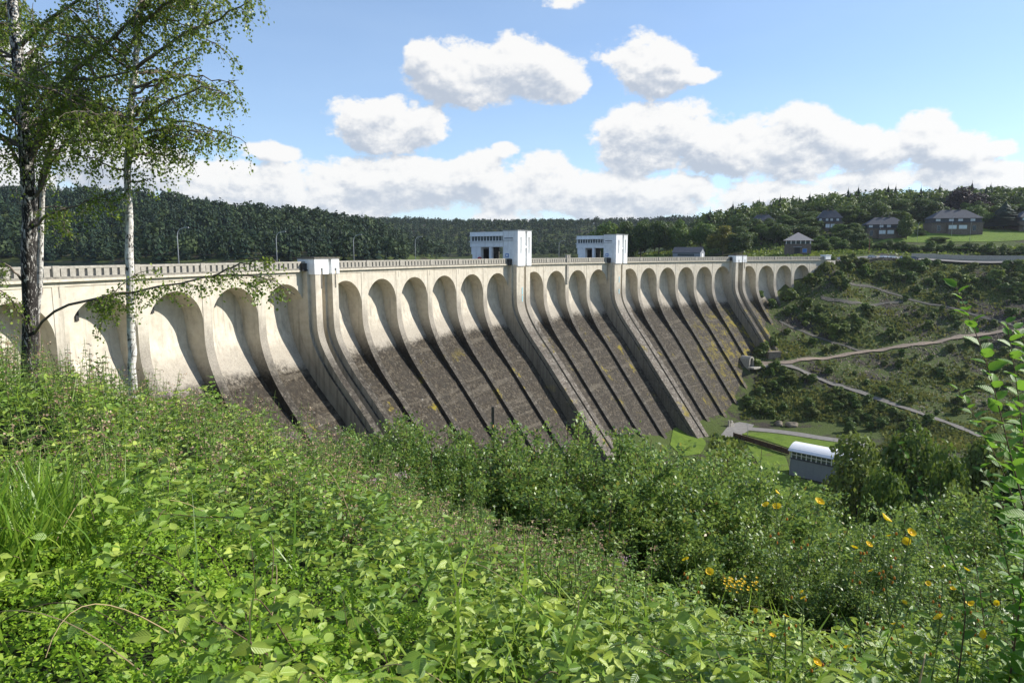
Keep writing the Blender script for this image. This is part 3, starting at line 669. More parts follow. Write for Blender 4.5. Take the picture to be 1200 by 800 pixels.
# parapet modules run over the whole crest except where towers and caps stand
solid = [(BUT1, 3.75), (TOW1, 3.75), (TOW2, 3.75), (BUT2, 3.75)]
spans = []; edges = [S_START] + [e for c_, h_ in solid for e in (c_-h_, c_+h_)] + [S_END]
for a, c_ in zip(edges[0::2], edges[1::2]): spans.append((a, c_))
scaled = {}
def lenmesh(kind, L, y0, y1, z0, z1, mat):
    key = (kind, round(L, 2))
    if key not in scaled: scaled[key] = strip_box(L, y0, y1, z0, z1).mesh(kind, mat)
    return scaled[key]
for a, c_ in spans:
    k = max(1, round((c_-a)/DS)); L = (c_-a)/k
    for i in range(k):
        s = a+(i+.5)*L
        dpart('cornice', lenmesh('cornice', L-.012, -.62, .3, -.42, -.12, M['conc']), s)
        dpart('frieze', lenmesh('frieze', L-.02, -.10, .3, -1.0, -.421, M['conc']), s)
        dpart('plinth', lenmesh('plinth', L-.012, -.45, .1, -.119, .20, M['plinth']), s)
        dpart('coping', lenmesh('coping', L-.9, -.42, .06, 1.12, 1.42, M['parapet']), s)
        dpart('parapet_post', me_post, s-L/2+.02 if i == 0 else s-L/2)
        nb = 9
        for j in range(nb):
            dpart('baluster', me_bal, s + (j-(nb-1)/2)*(L-1.0)/nb)
    dpart('parapet_post', me_post, c_-.02)
# core: solid body behind the bays, upstream face, crest slab
b = MB(); n = 100; S = np.linspace(S_START-6, S_END+2, n)
prof = [(-12, -58), (-12, -.05), (-.45, -.05), (-3.45, -2.0), (-3.55, -12)]
prof = [(-12.0, -58), (-12.0, -.02), (-.02, -.02), (-.02, -.56), (-3.75, -.9), (-3.75, -8)]
v = [damP(s, d, z) for s in S for d, z in prof]; k = len(prof)
b.add(v, [(i*k+j, i*k+j+1, (i+1)*k+j+1, (i+1)*k+j) for i in range(n-1) for j in range(k-1)])
b.v = [tuple(Vector(p)-dam.location) for p in b.v]
b.build('dam_core', M['conc'], dam)
b = MB(); v = [];
for s in S: v += [damP(s, -11.6, -.1), damP(s, -12.3, -.1), damP(s, -12.3, 1.0), damP(s, -11.6, 1.0)]
b.add(v, [(i*4+j, i*4+(j+1) % 4, (i+1)*4+(j+1) % 4, (i+1)*4+j) for i in range(n-1) for j in range(4)])
b.v = [tuple(Vector(p)-dam.location) for p in b.v]; b.build('upstream_parapet', M['darkstone'], dam)  # coloured dark so the gaps between the balusters look shaded
# abutment walls closing both ends
for s0_, s1_ in ((E0+3.5*DS+.86, S_END+8), (S_START-14, S_START-.87)):
    b = MB(); L = s1_-s0_; b.box(-L/2, L/2, -.02, 3.7, -40, -.5); dpart('abutment_wall', b.mesh('abutment_wall', M['conc']), (s0_+s1_)/2)
# deeper joint wall between bay groups over the buttresses
def buttress(s, tower):
    zz_ = zf; N = smoothp(nose, zz_); R0 = smoothp(rib, zz_) - alc(zz_) - .6
    top = -.3
    body = N - 1.3 if tower else N - 1.3
    zb = zz_[zz_ < -.2]; zb = np.concatenate([[top], zb]); f = lambda a: np.interp(-zb, -zz_, a)
    if tower:
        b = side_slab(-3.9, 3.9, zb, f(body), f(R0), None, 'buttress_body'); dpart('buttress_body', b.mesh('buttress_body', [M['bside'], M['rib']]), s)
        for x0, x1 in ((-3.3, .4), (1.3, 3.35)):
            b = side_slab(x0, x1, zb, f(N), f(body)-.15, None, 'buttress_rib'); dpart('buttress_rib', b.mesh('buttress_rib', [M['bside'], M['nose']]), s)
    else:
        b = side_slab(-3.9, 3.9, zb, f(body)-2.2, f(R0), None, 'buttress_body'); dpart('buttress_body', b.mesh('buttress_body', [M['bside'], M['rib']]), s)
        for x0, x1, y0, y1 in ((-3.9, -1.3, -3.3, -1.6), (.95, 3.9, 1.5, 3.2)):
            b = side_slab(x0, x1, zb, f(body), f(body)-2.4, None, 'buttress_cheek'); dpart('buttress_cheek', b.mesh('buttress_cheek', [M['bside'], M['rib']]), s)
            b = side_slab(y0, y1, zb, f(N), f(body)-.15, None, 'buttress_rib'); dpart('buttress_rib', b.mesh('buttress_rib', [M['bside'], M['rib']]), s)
for s in (TOW1, TOW2): buttress(s, True)
for s in (BUT1, BUT2): buttress(s, False)
# white caps on the plain buttresses
def cap(s, label):
    e = empty('buttress_cap', damP(s, 0, -.9), dam_rz(s)); tag(e, label, 'buttress cap', 'white caps on the two plain buttresses')
    h = 2.8
    def blk(x0, x1, name):
        xc = (x0+x1)/2; b = MB(); d0, d1 = -1.2, 2.62
        b.box(x0, x1, -d1+.45, -d0, 0, h)                                  # main mass
        b.box(x0, xc-.3, -d1, -d1+.45, 0, h); b.box(xc+.3, x1, -d1, -d1+.45, 0, h); b.box(xc-.3, xc+.3, -d1+.002, -d1+.45, 1.1, h)
        b.build(name, M['white'], e)
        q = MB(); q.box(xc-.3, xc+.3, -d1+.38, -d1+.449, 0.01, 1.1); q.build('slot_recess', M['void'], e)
        q = MB(); q.box(xc-.22, xc+.22, -d1+.1, -d1+.35, -2.6, 0.0); q.build('slot_dark_strip', M['darkstone'], e)  # solid dark strip in place of the recess running on below the slot
    blk(-3.5, .35, 'cap_block'); blk(1.25, 3.5, 'cap_block')
    b = MB(); b.box(.35, 1.25, -1.7, 1.2, 0, h); b.build('cap_link', M['white'], e)
    b = MB(); b.box(-3.65, 3.65, -2.75, 1.35, h+.002, h+.28); b.build('coping', M['darkstone'], e)
    b = MB(); b.box(-4.7, -3.52, -.9, .2, .9, 2.0); b.box(-4.9, -3.52, -1.1, .4, .65, .9); b.build('bracket_box', M['black'], e)
    return e
cap(BUT1, 'white block capping the double buttress nearest to the birches')
cap(BUT2, 'white block capping the far buttress near the right bank')
# gate towers
def tower(s, label, redbox):
    e = empty('gate_tower', damP(s, 0, -.6), dam_rz(s)); tag(e, label, 'gate tower', 'white gate towers on the crest of the dam')
    H = 9.65; z0 = 0
    def B(name, mat, *bx, parent=e):
        b = MB()
        for q in bx: b.box(*q)
        return b.build(name, mat, parent)
    # downstream block, with its two ribs and the gap between (y = -d)
    B('tower_block', M['white'], (-3.3, 3.55, -1.45, 2.2, 0, H))
    for x0, x1, in ((-3.25, .4), (1.35, 3.5)):
        xc = x0+ (x1-x0)*.42
        o = B('tower_rib', M['white'], (x0, xc-.3, -2.85, -1.451, 0, H), (xc+.3, x1, -2.85, -1.451, 0, H), (xc-.3, xc+.3, -2.849, -1.451, H-1.7, H), (xc-.3, xc+.3, -2.849, -1.451, 0, 3.4), (xc-.3, xc+.3, -2.4, -1.451, 3.401, 3.9))
        B('rib_slot_shade', M['slate'], (xc-.299, xc+.299, -1.62, -1.452, 3.9, H-1.7), parent=o)  # dark slot back, the recess shade is put into its colour
    B('floodlight', M['white_paint'], (.5, 1.25, -2.75, -2.1, 4.9, 5.5))
    B('roof_coping', M['trim'], (-3.42, 3.65, -3.0, 2.3, H+.001, H+.16))
    # beam over the road
    B('beam', M['white'], (-3.2, 3.2, 2.201, 14.0, 5.25, 6.9), (-3.2, 3.2, 2.201, 14.0, 8.25, H-.2), (-3.0, 3.0, 2.201, 14.0, 6.9, 8.25))
    B('ledge', M['white'], (-3.5, -3.201, 2.25, 14.2, 6.72, 6.9), (-3.5, -3.201, 2.25, 14.2, 8.25, 8.36))
    g_ = B('window_band', M['glass'], (-3.04, -3.001, 2.4, 13.7, 6.95, 8.2))
    for k in range(11):
        y = 2.6 + k*1.08
        B('mullion', M['white_paint'], (-3.16, -3.041, y, y+.13, 6.9, 8.25), parent=g_)
    # upstream leg, pilaster and column
    B('upstream_leg', M['white'], (-3.0, 3.0, 11.001, 13.3, .6, 5.249), (-3.0, 3.0, 13.301, 13.7, 3.2, 5.249))
    B('recess_shade_sheet', M['void'], (-1.75, 2.6, 10.85, 10.98, .6, 4.7))  # dark sheet over the leg's inner face, painted shade for the opening
    B('pilaster', M['white'], (-3.1, -1.8, 10.2, 10.999, .6, 5.249))
    B('column', M['white'], (-3.1, -2.3, 6.25, 7.2, .6, 5.249))
    w_ = B('inner_wall', M['darkstone'], (1.6, 1.9, 7.201, 10.99, .6, 5.249))  # wall given a dark colour so the opening looks shaded
    B('door', M['void'], (1.5, 1.599, 8.4, 10.2, .6, 3.4), parent=w_)
    # side window frame and weathered band on the shaded face of the block
    f_ = B('side_window', M['slate'], (-3.36, -3.301, -1.2, 1.7, 7.5, 7.72))
    B('plinth_edge', M['trim'], (-3.42, -3.301, -1.3, 2.1, 6.95, 7.1))
    B('bracket_box', M['black'], (-4.9, -3.32, -.9, .3, .35, 1.9), (-5.1, -3.32, -1.1, .5, .2, .35))
    B('notice_board', M['blue'], (-3.38, -3.301, .2, 1.3, 2.4, 3.4)); B('notice_sheet', M['white_paint'], (-3.41, -3.381, .45, 1.05, 2.6, 3.2))
    return e
t1 = tower(TOW1, 'left white gate tower with a red cabinet at its foot', True)
t2 = tower(TOW2, 'right white gate tower standing nearer the wooded shore', False)
for s, zc in ((TOW1, -7.6), (TOW1, -9.9), (TOW2, -6.0), (TOW2, -10.2)):
    b = MB(); b.box(.0, .42, -float(smoothp(nose, np.array([zc]))[0])-.05, -float(smoothp(nose, np.array([zc]))[0])+.1, zc-1.0, zc+1.0)
    dpart('gauge_plate', b.mesh('gauge_plate', M['teal']), s-.8)
b = MB(); b.box(-.5, .5, -.35, .35, 0, 1.1); b.box(-.42, .42, -.38, -.351, .12, 1.0); b.tube([(0, 0, 1.1), (0, 0, 1.25)], .3, 8)
p = damP(TOW1-3.9, -9.9, .04); o = b.build('cabinet', M['red'], None, (p[0], p[1], .62), dam_rz(TOW1)); tag(o, 'small red cabinet standing at the foot of the left gate tower', 'cabinet')
b = MB(); b.box(-.5, .5, -.35, .35, 0, .6); tag(b.build('concrete_block', M['parapet'], None, (p[0], p[1], .02), dam_rz(TOW1)), 'low concrete block under the red cabinet at the left gate tower', 'block')
# mid-span parapet pillars between the towers and the tall recess below them
for ds_m in (-.55, .55):
    b = MB(); b.box(-.3, .3, -.62, .2, -.1, 2.3); b.box(-.36, .36, -.68, .26, 2.3, 2.45); dpart('parapet_pillar', b.mesh('parapet_pillar', M['parapet']), (TOW1+TOW2)/2-.2+ds_m)
b = MB(); b.box(-.5, .5, -.35, .1, -6.6, -.85); dpart('downpipe_housing', b.mesh('downpipe_housing', M['parapet']), (TOW1+TOW2)/2-.2)
# end block of the dam
b = MB(); b.box(-1.7, 1.7, -1.2, 1.6, 0, 1.9); b.box(-1.9, 1.9, -1.4, 1.8, 1.9, 2.15)
tag(b.build('end_block', M['white'], None, damP(S_END+1.6, 0, .02), dam_rz(S_END)), 'white block ending the parapet on the right bank', 'block')
# gallery door portal on the toe
gp = on_ground(872.5, 425)
gx, gy, gz = damP(346.5, 19.2, -40.3)
e = empty('gallery_portal', (gx, gy, gz), dam_rz(346.5)); tag(e, 'small dark arched gallery portal low on the dam near the dirt track', 'portal')
b = MB(); arc = [(1.5*math.cos(a), 2.4+1.5*math.sin(a)) for a in np.linspace(0, math.pi, 9)]; arc_i = [(.95*math.cos(a), 2.4+.95*math.sin(a)) for a in np.linspace(0, math.pi, 9)]
o_ = [(1.5, -2)]+arc+[(-1.5, -2)]; i_ = [(.95, -2)]+arc_i+[(-.95, -2)]
v = [(x, -1.6, z) for x, z in o_]+[(x, -1.6, z) for x, z in i_]+[(x, 2.5, z) for x, z in o_]+[(x, 1.5, z) for x, z in i_]; k = len(o_)
b.add(v, [(i, i+1, k+i+1, k+i) for i in range(k-1)]+[(i, 2*k+i, 2*k+i+1, i+1) for i in range(k-1)]+[(k+i, k+i+1, 3*k+i+1, 3*k+i) for i in range(k-1)]); b.build('portal_frame', M['parapet'], e)
b = MB(); b.prism([(.94, -2)]+arc_i+[(-.94, -2)], -.9, -.8); b.build('door', M['void'], e)
b = MB(); b.box(-2.2, 9.0, -4.2, -1.3, -.6, .0); b.build('platform', M['parapet'], e)
gq = on_ground(908, 421); b = MB(); b.box(-2.6, 2.6, -1, 1.6, -2, 2.7); b.box(-2.8, 2.8, -1.15, 1.7, 2.7, 2.95)
tag(b.build('valve_chamber', M['boulder'], None, (gq[0], gq[1]+1.5, gq[2]), .15), 'dark stone valve chamber beside the start of the dirt track', 'chamber')

# ------------------------------------------------------------------ lamp posts
def lamp(p, h, toward, arm=1.6):
    e = empty('street_lamp', p)
    b = MB(); u = Vector((toward[0], toward[1], 0)).normalized()
    pts = [Vector((0, 0, 0)), Vector((0, 0, h*.8)), Vector((0, 0, h*.9))+u*.15, Vector((0, 0, h*.965))+u*.5, Vector((0, 0, h))+u*arm*.9]
    b.tube(pts, [.09, .065, .055, .05, .045], 7); b.build('pole', M['galv'], e, smooth=True)
    q = MB(); c_ = Vector((0, 0, h+.02))+u*arm; q.obox((c_[0], c_[1]), (u[0], u[1]), .13, .38, c_[2]-.07, c_[2]+.07); q.build('lamp_head', M['trim'], e)
    return e
LAMPS = [(210, 'lamp post behind the parapet nearest the white birch'), (325, 'lamp post behind the parapet left of the near buttress cap'), (415, 'lamp post behind the parapet just right of the near buttress cap'), (487, 'lamp post midway between the near buttress cap and the left gate tower'), (655, 'lamp post on the crest between the two gate towers')]
for px, lab in LAMPS:
    ss = np.linspace(S_START, S_END, 4000); pp = np.array([damP(s, -11.0, 0) for s in ss]); X = 600+F*pp[:, 0]/(pp[:, 1]*math.cos(PITCH)-(0-CZ-0)*math.sin(PITCH)*1.0)
    s = ss[np.argmin(abs(X-px))]
    e = lamp(damP(s, -11.0, .02), 7.0, Vector(damP(s+1, -8)) - Vector(damP(s, -11)) ); tag(e, lab, 'lamp post', 'lamp posts along the crest')
for px, yb, yt, Y, lab, arm in [(1031,278,257,396,'lamp post in front of the stone villa with one tree at its corner',2.2),(1075,278,256,385,'lamp post right of the bushy tree between the villas',.7),(1115,276,253,392,'lamp post in front of the large stone villa centre',.7),(1136,286,259,378,'lamp post on the lawn right of the large stone villa',.3)]:
    p = atY(px, yb, Y); h = (yb-yt)/F*Y
    z = float(hgt(p[0], p[1])); e = lamp((p[0], p[1], z), h, (1, 0), arm); tag(e, lab, 'lamp post', 'lamp posts by the villas')
p = atY(1018, 300, 350); b = MB(); b.tube([(0, 0, 0), (0, 0, 7.2)], .14, 7); b.tube([(0, 0, 7.2), (0, 0, 7.5)], [.22, .18], 7)
tag(b.build('signal_post', M['rustpaint'], None, (p[0], p[1], float(hgt(p[0], p[1])))), 'reddish brown post beside the parked cars on the bank road', 'post')
p = atZ(876, 512, -55.2); e = lamp((p[0], p[1], -55.2), 4.2, (-1, 0), .25); tag(e, 'small garden lamp beside the valley lawn', 'lamp post')
p = atZ(857, 500, -55.2); b = MB(); b.box(-.9, .9, -.35, .35, 0, 1.4); b.box(-.35, .35, -.3, .3, 1.4, 2.2); b.box(-1.6, -1.2, -.3, .3, 0, 2.5)
tag(b.build('valve_block', M['parapet'], None, (p[0], p[1], -55.25), .6), 'pale concrete valve block at the dam toe', 'block')

# ------------------------------------------------------------------ buildings
def hip_roof(b, x0, x1, y0, y1, z0, z1, inset, m=0, curb=0.0):
    xr0, xr1 = x0+inset, x1-inset; ym = (y0+y1)/2
    if xr0 >= xr1: xr0 = xr1 = (x0+x1)/2
    v = [(x0,y0,z0),(x1,y0,z0),(x1,y1,z0),(x0,y1,z0),(xr0,ym,z1),(xr1,ym,z1)]
    b.add(v, [(0,1,5,4),(1,2,5),(2,3,4,5),(3,0,4),(3,2,1,0)], m)
def villa(x, yb, Y, rz, w_, label, big=True, group='stone villas above the lawn', sc=1.0):
    p = atY(x, yb, Y); z = float(hgt(p[0], p[1]))
    e = empty('villa', (p[0], p[1], z-.2), rz); tag(e, label, 'house', group)
    d_ = w_*.52; H = 5.0*sc
    b = MB(); b.box(-w_/2, w_/2, -d_/2, d_/2, -2.5, H); b.build('wall', M['stone'], e)
    b = MB(); b.box(-w_/2+.6, w_/2-.6, -d_/2+.6, d_/2-.6, H+.25, H+2.3*sc); b.build('attic_wall', M['slate'], e)
    b = MB(); b.box(-w_/2-.5, w_/2+.5, -d_/2-.5, d_/2+.5, H+.001, H+.25); b.build('eave', M['slate'], e)
    b = MB(); hip_roof(b, -w_/2-.2, w_/2+.2, -d_/2-.2, d_/2+.2, H+2.3*sc, H+7.0*sc, w_*.27); r = b.build('roof', M['slate'], e)
    for cx in (-w_*.06, w_*.12): q = MB(); q.box(cx-.4, cx+.4, -.5, .5, H+6.0*sc, H+8.0*sc); q.build('chimney', M['stone'], r)
    # projecting bay in the middle with two big pale windows
    b = MB(); b.box(-w_*.2, w_*.2, -d_/2-1.6, -d_/2-.001, -2.5, H-.9); b.box(-w_*.22, w_*.22, -d_/2-1.9, -d_/2-.001, H-.899, H-.6); b.build('bay', M['stone'], e)
    def win(cx, cz, ww, hh, y, mat, nm='window'):
        q = MB(); q.box(cx-ww/2-.12, cx+ww/2+.12, y-.12, y-.002, cz-hh/2-.12, cz+hh/2+.12); f = q.build(nm, M['trim'], e)
        q = MB(); q.box(cx-ww/2, cx-.06, y-.16, y-.121, cz-hh/2, cz+hh/2); q.box(cx+.06, cx+ww/2, y-.16, y-.121, cz-hh/2, cz+hh/2); q.build('pane', mat, f)
    for cx in (-w_*.115, w_*.085): win(cx, H*.52, w_*.15, 2.0, -d_/2-1.6, M['glass_pale'])
    for cx in (-w_*.36, w_*.33): 
        win(cx, H*.42, w_*.06, 2.8, -d_/2, M['glass'], 'door')
    for cx in (-w_*.38, -w_*.12, w_*.06, w_*.30): win(cx, H+1.35*sc, w_*.085, 1.2, -d_/2+.6, M['glass_pale'])
    for cy in (-d_*.2, d_*.2):
        q = MB(); q.box(w_/2+.002, w_/2+.12, cy-.7, cy+.7, H*.3, H*.75); f = q.build('window', M['trim'], e)
        q = MB(); q.box(w_/2+.121, w_/2+.16, cy-.6, cy+.6, H*.33, H*.72); q.build('pane', M['glass'], f)
    return e
villa(1115.5, 273, 405, R_(-12), 26.5, 'large dark stone villa with two white bay windows above the lawn', sc=1.08)
villa(1035, 278, 402, R_(-14), 21.5, 'dark stone villa half hidden by a bushy tree at its right corner', sc=.92)
villa(1212, 273, 405, R_(-10), 22, 'stone villa cut off by the right edge of the picture')
villa(970, 284, 418, R_(-14), 14, 'slate roofed villa among trees behind the pavilion', sc=1.0)
villa(893, 275, 440, R_(-14), 15, 'distant slate roofed house sunk among trees, leftmost of the houses', sc=.9)
# pavilion beside the dam end
p = atY(934, 300, 347); z = float(hgt(p[0], p[1]))
e = empty('pavilion', (p[0], p[1], z-.1), R_(-20)); tag(e, 'square stone pavilion with a grey pyramid roof beside the dam end', 'pavilion')
b = MB(); b.box(-6, 6, -6, 6, -2, 5.6); b.build('wall', M['stone'], e)
b = MB(); b.box(-5.6, 5.6, -5.6, 5.6, 5.601, 7.3); b.build('window_band', M['glass'], e)
for k in range(6):
    for sx in (0, 1):
        q = MB(); t_ = -5.7+k*2.2
        if sx: q.box(t_, t_+.4, -5.75, -5.601, 5.6, 7.3)
        else: q.box(5.601, 5.75, t_, t_+.4, 5.6, 7.3)
        q.build('mullion', M['white_paint'], e)
b = MB(); hip_roof(b, -7.2, 7.2, -7.2, 7.2, 7.2, 11.4, 7.2); b.build('roof', mat_plain('pale_slate', (0.27, 0.25, 0.24), 0.7, 0.3, 0.25, 2), e)
b = MB(); b.box(2.0, 4.2, -6.15, -6.001, 1.2, 3.4); f = b.build('window', M['trim'], e); b = MB(); b.box(2.2, 4.0, -6.2, -6.151, 1.4, 3.2); b.build('pane', M['blue'], f)
b = MB(); b.box(-1.6, 1.0, -6.12, -6.001, .2, 4.0); b.build('door', M['void'], e)
b = MB(); b.box(-2.3, 1.7, -7.4, -6.0, 3.9, 4.15); b.build('canopy', M['trim'], e)
# grey shed on the lake shore
p = atY(807, 299.5, 372); z = float(hgt(p[0], p[1]))
e = empty('boathouse', (p[0], p[1], z-.1), R_(-32)); tag(e, 'low blue grey shed with a slate gable roof on the lake shore', 'shed')
b = MB(); b.box(-7.5, 7.5, -4, 4, -1.5, 3.2); b.add([(7.5, -4, 3.2), (7.5, 4, 3.2), (7.5, 0, 5.6), (-7.5, -4, 3.2), (-7.5, 4, 3.2), (-7.5, 0, 5.6)], [(0, 1, 2), (4, 3, 5)]); b.build('wall', M['shedwall'], e)
b = MB(); b.add([(-8,-4.7,2.95),(8,-4.7,2.95),(8,0,5.85),(-8,0,5.85),(-8,4.7,2.95),(8,4.7,2.95)], [(0,1,2,3),(3,2,5,4)]); b.build('roof', M['slate'], e)
b = MB(); b.box(-5, 4.5, -4.1, -4.001, .9, 2.4); f = b.build('window', M['trim'], e); b = MB(); b.box(-4.8, 4.3, -4.14, -4.101, 1.05, 2.25); b.build('pane', M['glass'], f)
b = MB(); b.box(7.501, 7.6, -1.3, 1.3, -.2, 2.4); b.build('door', M['white_paint'], e)
# white shed in the valley
a_ = atZ(925, 556, -55.3); b_ = atZ(974, 567, -55.3); ux = unit((b_-a_)[:2]); L = 17.0; rz = math.atan2(ux[1], ux[0])
e = empty('workshop_shed', (a_[0], a_[1], -55.3), rz); tag(e, 'white roofed workshop shed on the valley lawn half hidden by a tree', 'shed')
W_ = 7.0
b = MB(); b.box(0, L, 0, W_, 0, 4.5); b.build('wall', M['shedwall'], e)
b = MB(); b.box(-.15, L+.15, -.15, W_+.15, 4.501, 4.75); b.build('ledge', M['slate'], e)
b = MB(); b.box(.2, L-.2, .2, W_-.2, 4.751, 6.7); wb = b.build('window_band', M['glass'], e)
for k in range(14):
    q = MB(); x = .2+k*(L-.6)/13; q.box(x, x+.2, .05, .199, 4.751, 6.7); q.build('mullion', M['white_paint'], wb)
for k in range(4):
    q = MB(); y = .4+k*2.0; q.box(.02, .199, y, y+.2, 4.751, 6.7); q.build('mullion', M['white_paint'], wb)
q = MB(); q.box(.1, L-.1, .0, .049, 5.6, 5.75); q.build('rail', M['white_paint'], wb)
b = MB(); n = 12; v = []
for i in range(n+1):
    t_ = i/n; y = -.5+t_*(W_+1); z = 6.7+1.5*math.sin(math.pi*t_)**.8 if 0 < t_ < 1 else 6.7
    v += [(-.5, y, z), (L+.5, y, z), (-.5, y, max(6.6, z-.15)), (L+.5, y, max(6.6, z-.15))]
fc = []
for i in range(n): p_ = 4*i; q_ = p_+4; fc += [(p_, p_+1, q_+1, q_), (p_+2, q_+2, q_+3, p_+3), (p_, q_, q_+2, p_+2), (p_+1, p_+3, q_+3, q_+1)]
b.add(v, fc); b.build('roof', M['white_paint'], e, smooth=False)
b = MB(); b.box(.3, .301+.1, .4, W_-.4, 6.7, 7.9)
for k in range(9):
    q = MB(); x = .3+k*1.9; q.box(x, x+.12, -.06, -.001, 0.1, 4.5); q.build('wall_batten', M['shedwall'], e)
q = MB(); q.tube([(-.5, -.62, 6.62), (L+.5, -.62, 6.62)], .09, 6); q.build('gutter', M['shedwall'], e)
q = MB(); q.tube([(.1, -.2, 6.5), (.1, -.14, 4.9), (.1, -.14, .1)], .07, 6); q.build('downpipe', M['galv'], e)
q = MB(); q.box(-.08, -.001, 2.4, 3.7, 0, 2.3); q.build('door', M['slate'], e)
# brown retaining wall by the lawn
pa, pb = atZ(860, 512, -55.2), atZ(925, 532, -55.2); u = unit((pb-pa)[:2]); Lw = float(np.linalg.norm((pb-pa)[:2]))
e = empty('retaining_wall', (pa[0], pa[1], -55.3), math.atan2(u[1], u[0])); tag(e, 'low brown timber retaining wall along the valley lawn', 'wall')
k = int(Lw/2.4)
for i in range(k):
    x = i*Lw/k
    for j in range(3):
        q = MB(); q.box(x+.03, x+Lw/k-.03, -.12, .10, .02+j*.52, .5+j*.52); q.build('plank', M['brownwall'], e)
    q = MB(); q.box(x-.12, x+.12, -.25, -.121, 0, 1.75); q.build('post', M['brownwall'], e)
# road side wall and rail on the right bank
def wall_along(name, pts, h, th_, mat, label, cat, seg=6.0, off=0.0):
    P = resample(pts, seg); e = empty(name, (P[0, 0], P[0, 1], float(hgt(P[0, 0], P[0, 1])))); tag(e, label, cat)
    for a, c_ in zip(P[:-1], P[1:]):
        m_ = (a+c_)/2; u = unit(c_-a); z0 = float(min(hgt(a[0], a[1]), hgt(c_[0], c_[1])))
        q = MB(); q.obox((m_[0]-e.location[0], m_[1]-e.location[1]), u, th_/2, float(np.linalg.norm(c_-a))/2-.02, z0-.6-e.location[2], z0+h-e.location[2]); q.build('wall_section', mat, e)
    return e
wall_along('roadside_wall', np.array([(203,349.6),(214,349.8),(230,347.4),(251,343.2),(275,337),(300,329.5)]), 2.3, .5, M['parapet'], 'grey concrete wall behind the bank road right of the parked cars', 'wall')
rl = resample(np.array([(150,327.2),(168,335),(190,340.6),(203,341.6)]), 2.4); e = empty('guard_rail', (rl[0, 0], rl[0, 1], float(hgt(rl[0, 0], rl[0, 1])))); tag(e, 'dark metal railing in front of the parked cars', 'railing')
o0 = e.location
for a, c_ in zip(rl[:-1], rl[1:]):
    za, zb = float(hgt(*a)), float(hgt(*c_))
    q = MB(); q.tube([(a[0]-o0[0], a[1]-o0[1], za-.2-o0[2]), (a[0]-o0[0], a[1]-o0[1], za+1.1-o0[2])], .07, 5); q.build('post', M['black'], e)
    for hh in (.35, .7, 1.05):
        q = MB(); q.tube([(a[0]-o0[0], a[1]-o0[1], za+hh-o0[2]), (c_[0]-o0[0], c_[1]-o0[1], zb+hh-o0[2])], .06, 5); q.build('rail', M['black'], e)
# cars
def car(colour, name):
    e = empty('parked_car'); L, W2 = 4.3, .88
    m = mat_plain('car_paint_'+name, colour, 0.25, 0.6, 0.02); m.node_tree.nodes['Principled BSDF'].inputs['Coat Weight'].default_value = .6
    sec = [(-2.15,.35,.62),(-2.1,.3,.92),(-1.9,.28,1.0),(-.9,.25,1.05),(.7,.25,1.0),(1.6,.27,.92),(2.05,.3,.75),(2.15,.38,.55)]
    b = MB(); v = []
    for x, lo, hi in sec: v += [(x, -W2*(.86 if abs(x) > 1.9 else 1), lo), (x, -W2*(.84 if abs(x) > 1.9 else .97), hi), (x, W2*(.84 if abs(x) > 1.9 else .97), hi), (x, W2*(.86 if abs(x) > 1.9 else 1), lo)]
    fc = [(i*4+j, i*4+4+j, i*4+4+(j+1) % 4, i*4+(j+1) % 4) for i in range(len(sec)-1) for j in range(4)]+[(0, 1, 2, 3), (31, 30, 29, 28)]
    b.add(v, fc); b.build('body', m, e)
    b = MB(); pr = [(-1.75, 1.0), (-1.35, 1.42), (.35, 1.42), (1.1, 1.0)]
    v = [(x, -W2*(.92 if z < 1.1 else .76), z) for x, z in pr]+[(x, W2*(.92 if z < 1.1 else .76), z) for x, z in pr]
    b.add(v, [(0,1,5,4)[::-1],(2,3,7,6)[::-1],(3,2,1,0),(4,5,6,7)]); b.build('window', M['glass'], e)
    b = MB(); b.box(-1.38, .38, -W2*.77, W2*.77, 1.41, 1.48); b.build('roof', m, e)
    for x in (-1.35, 1.35):
        for sy in (-1, 1): q = MB(); q.tube([(x, sy*(W2-.16), .32), (x, sy*(W2+.02), .32)], .32, 12); q.build('wheel', M['black'], e)
    return e
cc = [((.75,.76,.78),'white'),((.12,.13,.15),'dark'),((.35,.38,.42),'silver'),((.7,.72,.74),'pale'),((.78,.78,.76),'ivory'),((.5,.55,.62),'light blue'),((.08,.09,.13),'navy')]
names = ['white car nearest the dam end, behind the railing','dark car parked second from the dam end','silver car parked beside the red brown post','pale grey car in the middle of the parked row','ivory car, tallest looking of the parked row','light blue car parked second from the roadside wall','navy car parked last in the row by the roadside wall']
for (c_, nm), px, lab in zip(cc, (985, 1000.5, 1022, 1034, 1045.5, 1059, 1069.5), names):
    e = car(c_, nm.replace(' ', '_')); 
    bp = atY(px, 303, 342); xs_ = bp[0]*1.0
    rp = resample(np.array([(x, y) for x, y in ROAD]), 1.0); ang_ = (rp[:, 0]/rp[:, 1]); k = int(np.argmin(abs(ang_-bp[0]/bp[1]))); t_ = unit((rp[min(k+1, len(rp)-1)]-rp[k-1])[None])[0]
    q = rp[k]+np.array([t_[1], -t_[0]])*.6
    e.location = (q[0], q[1], float(hgt(rp[k][0], rp[k][1]))+.12); e.rotation_euler = (0, 0, math.atan2(t_[1], t_[0]))
    tag(e, lab, 'car', 'cars parked on the bank road')

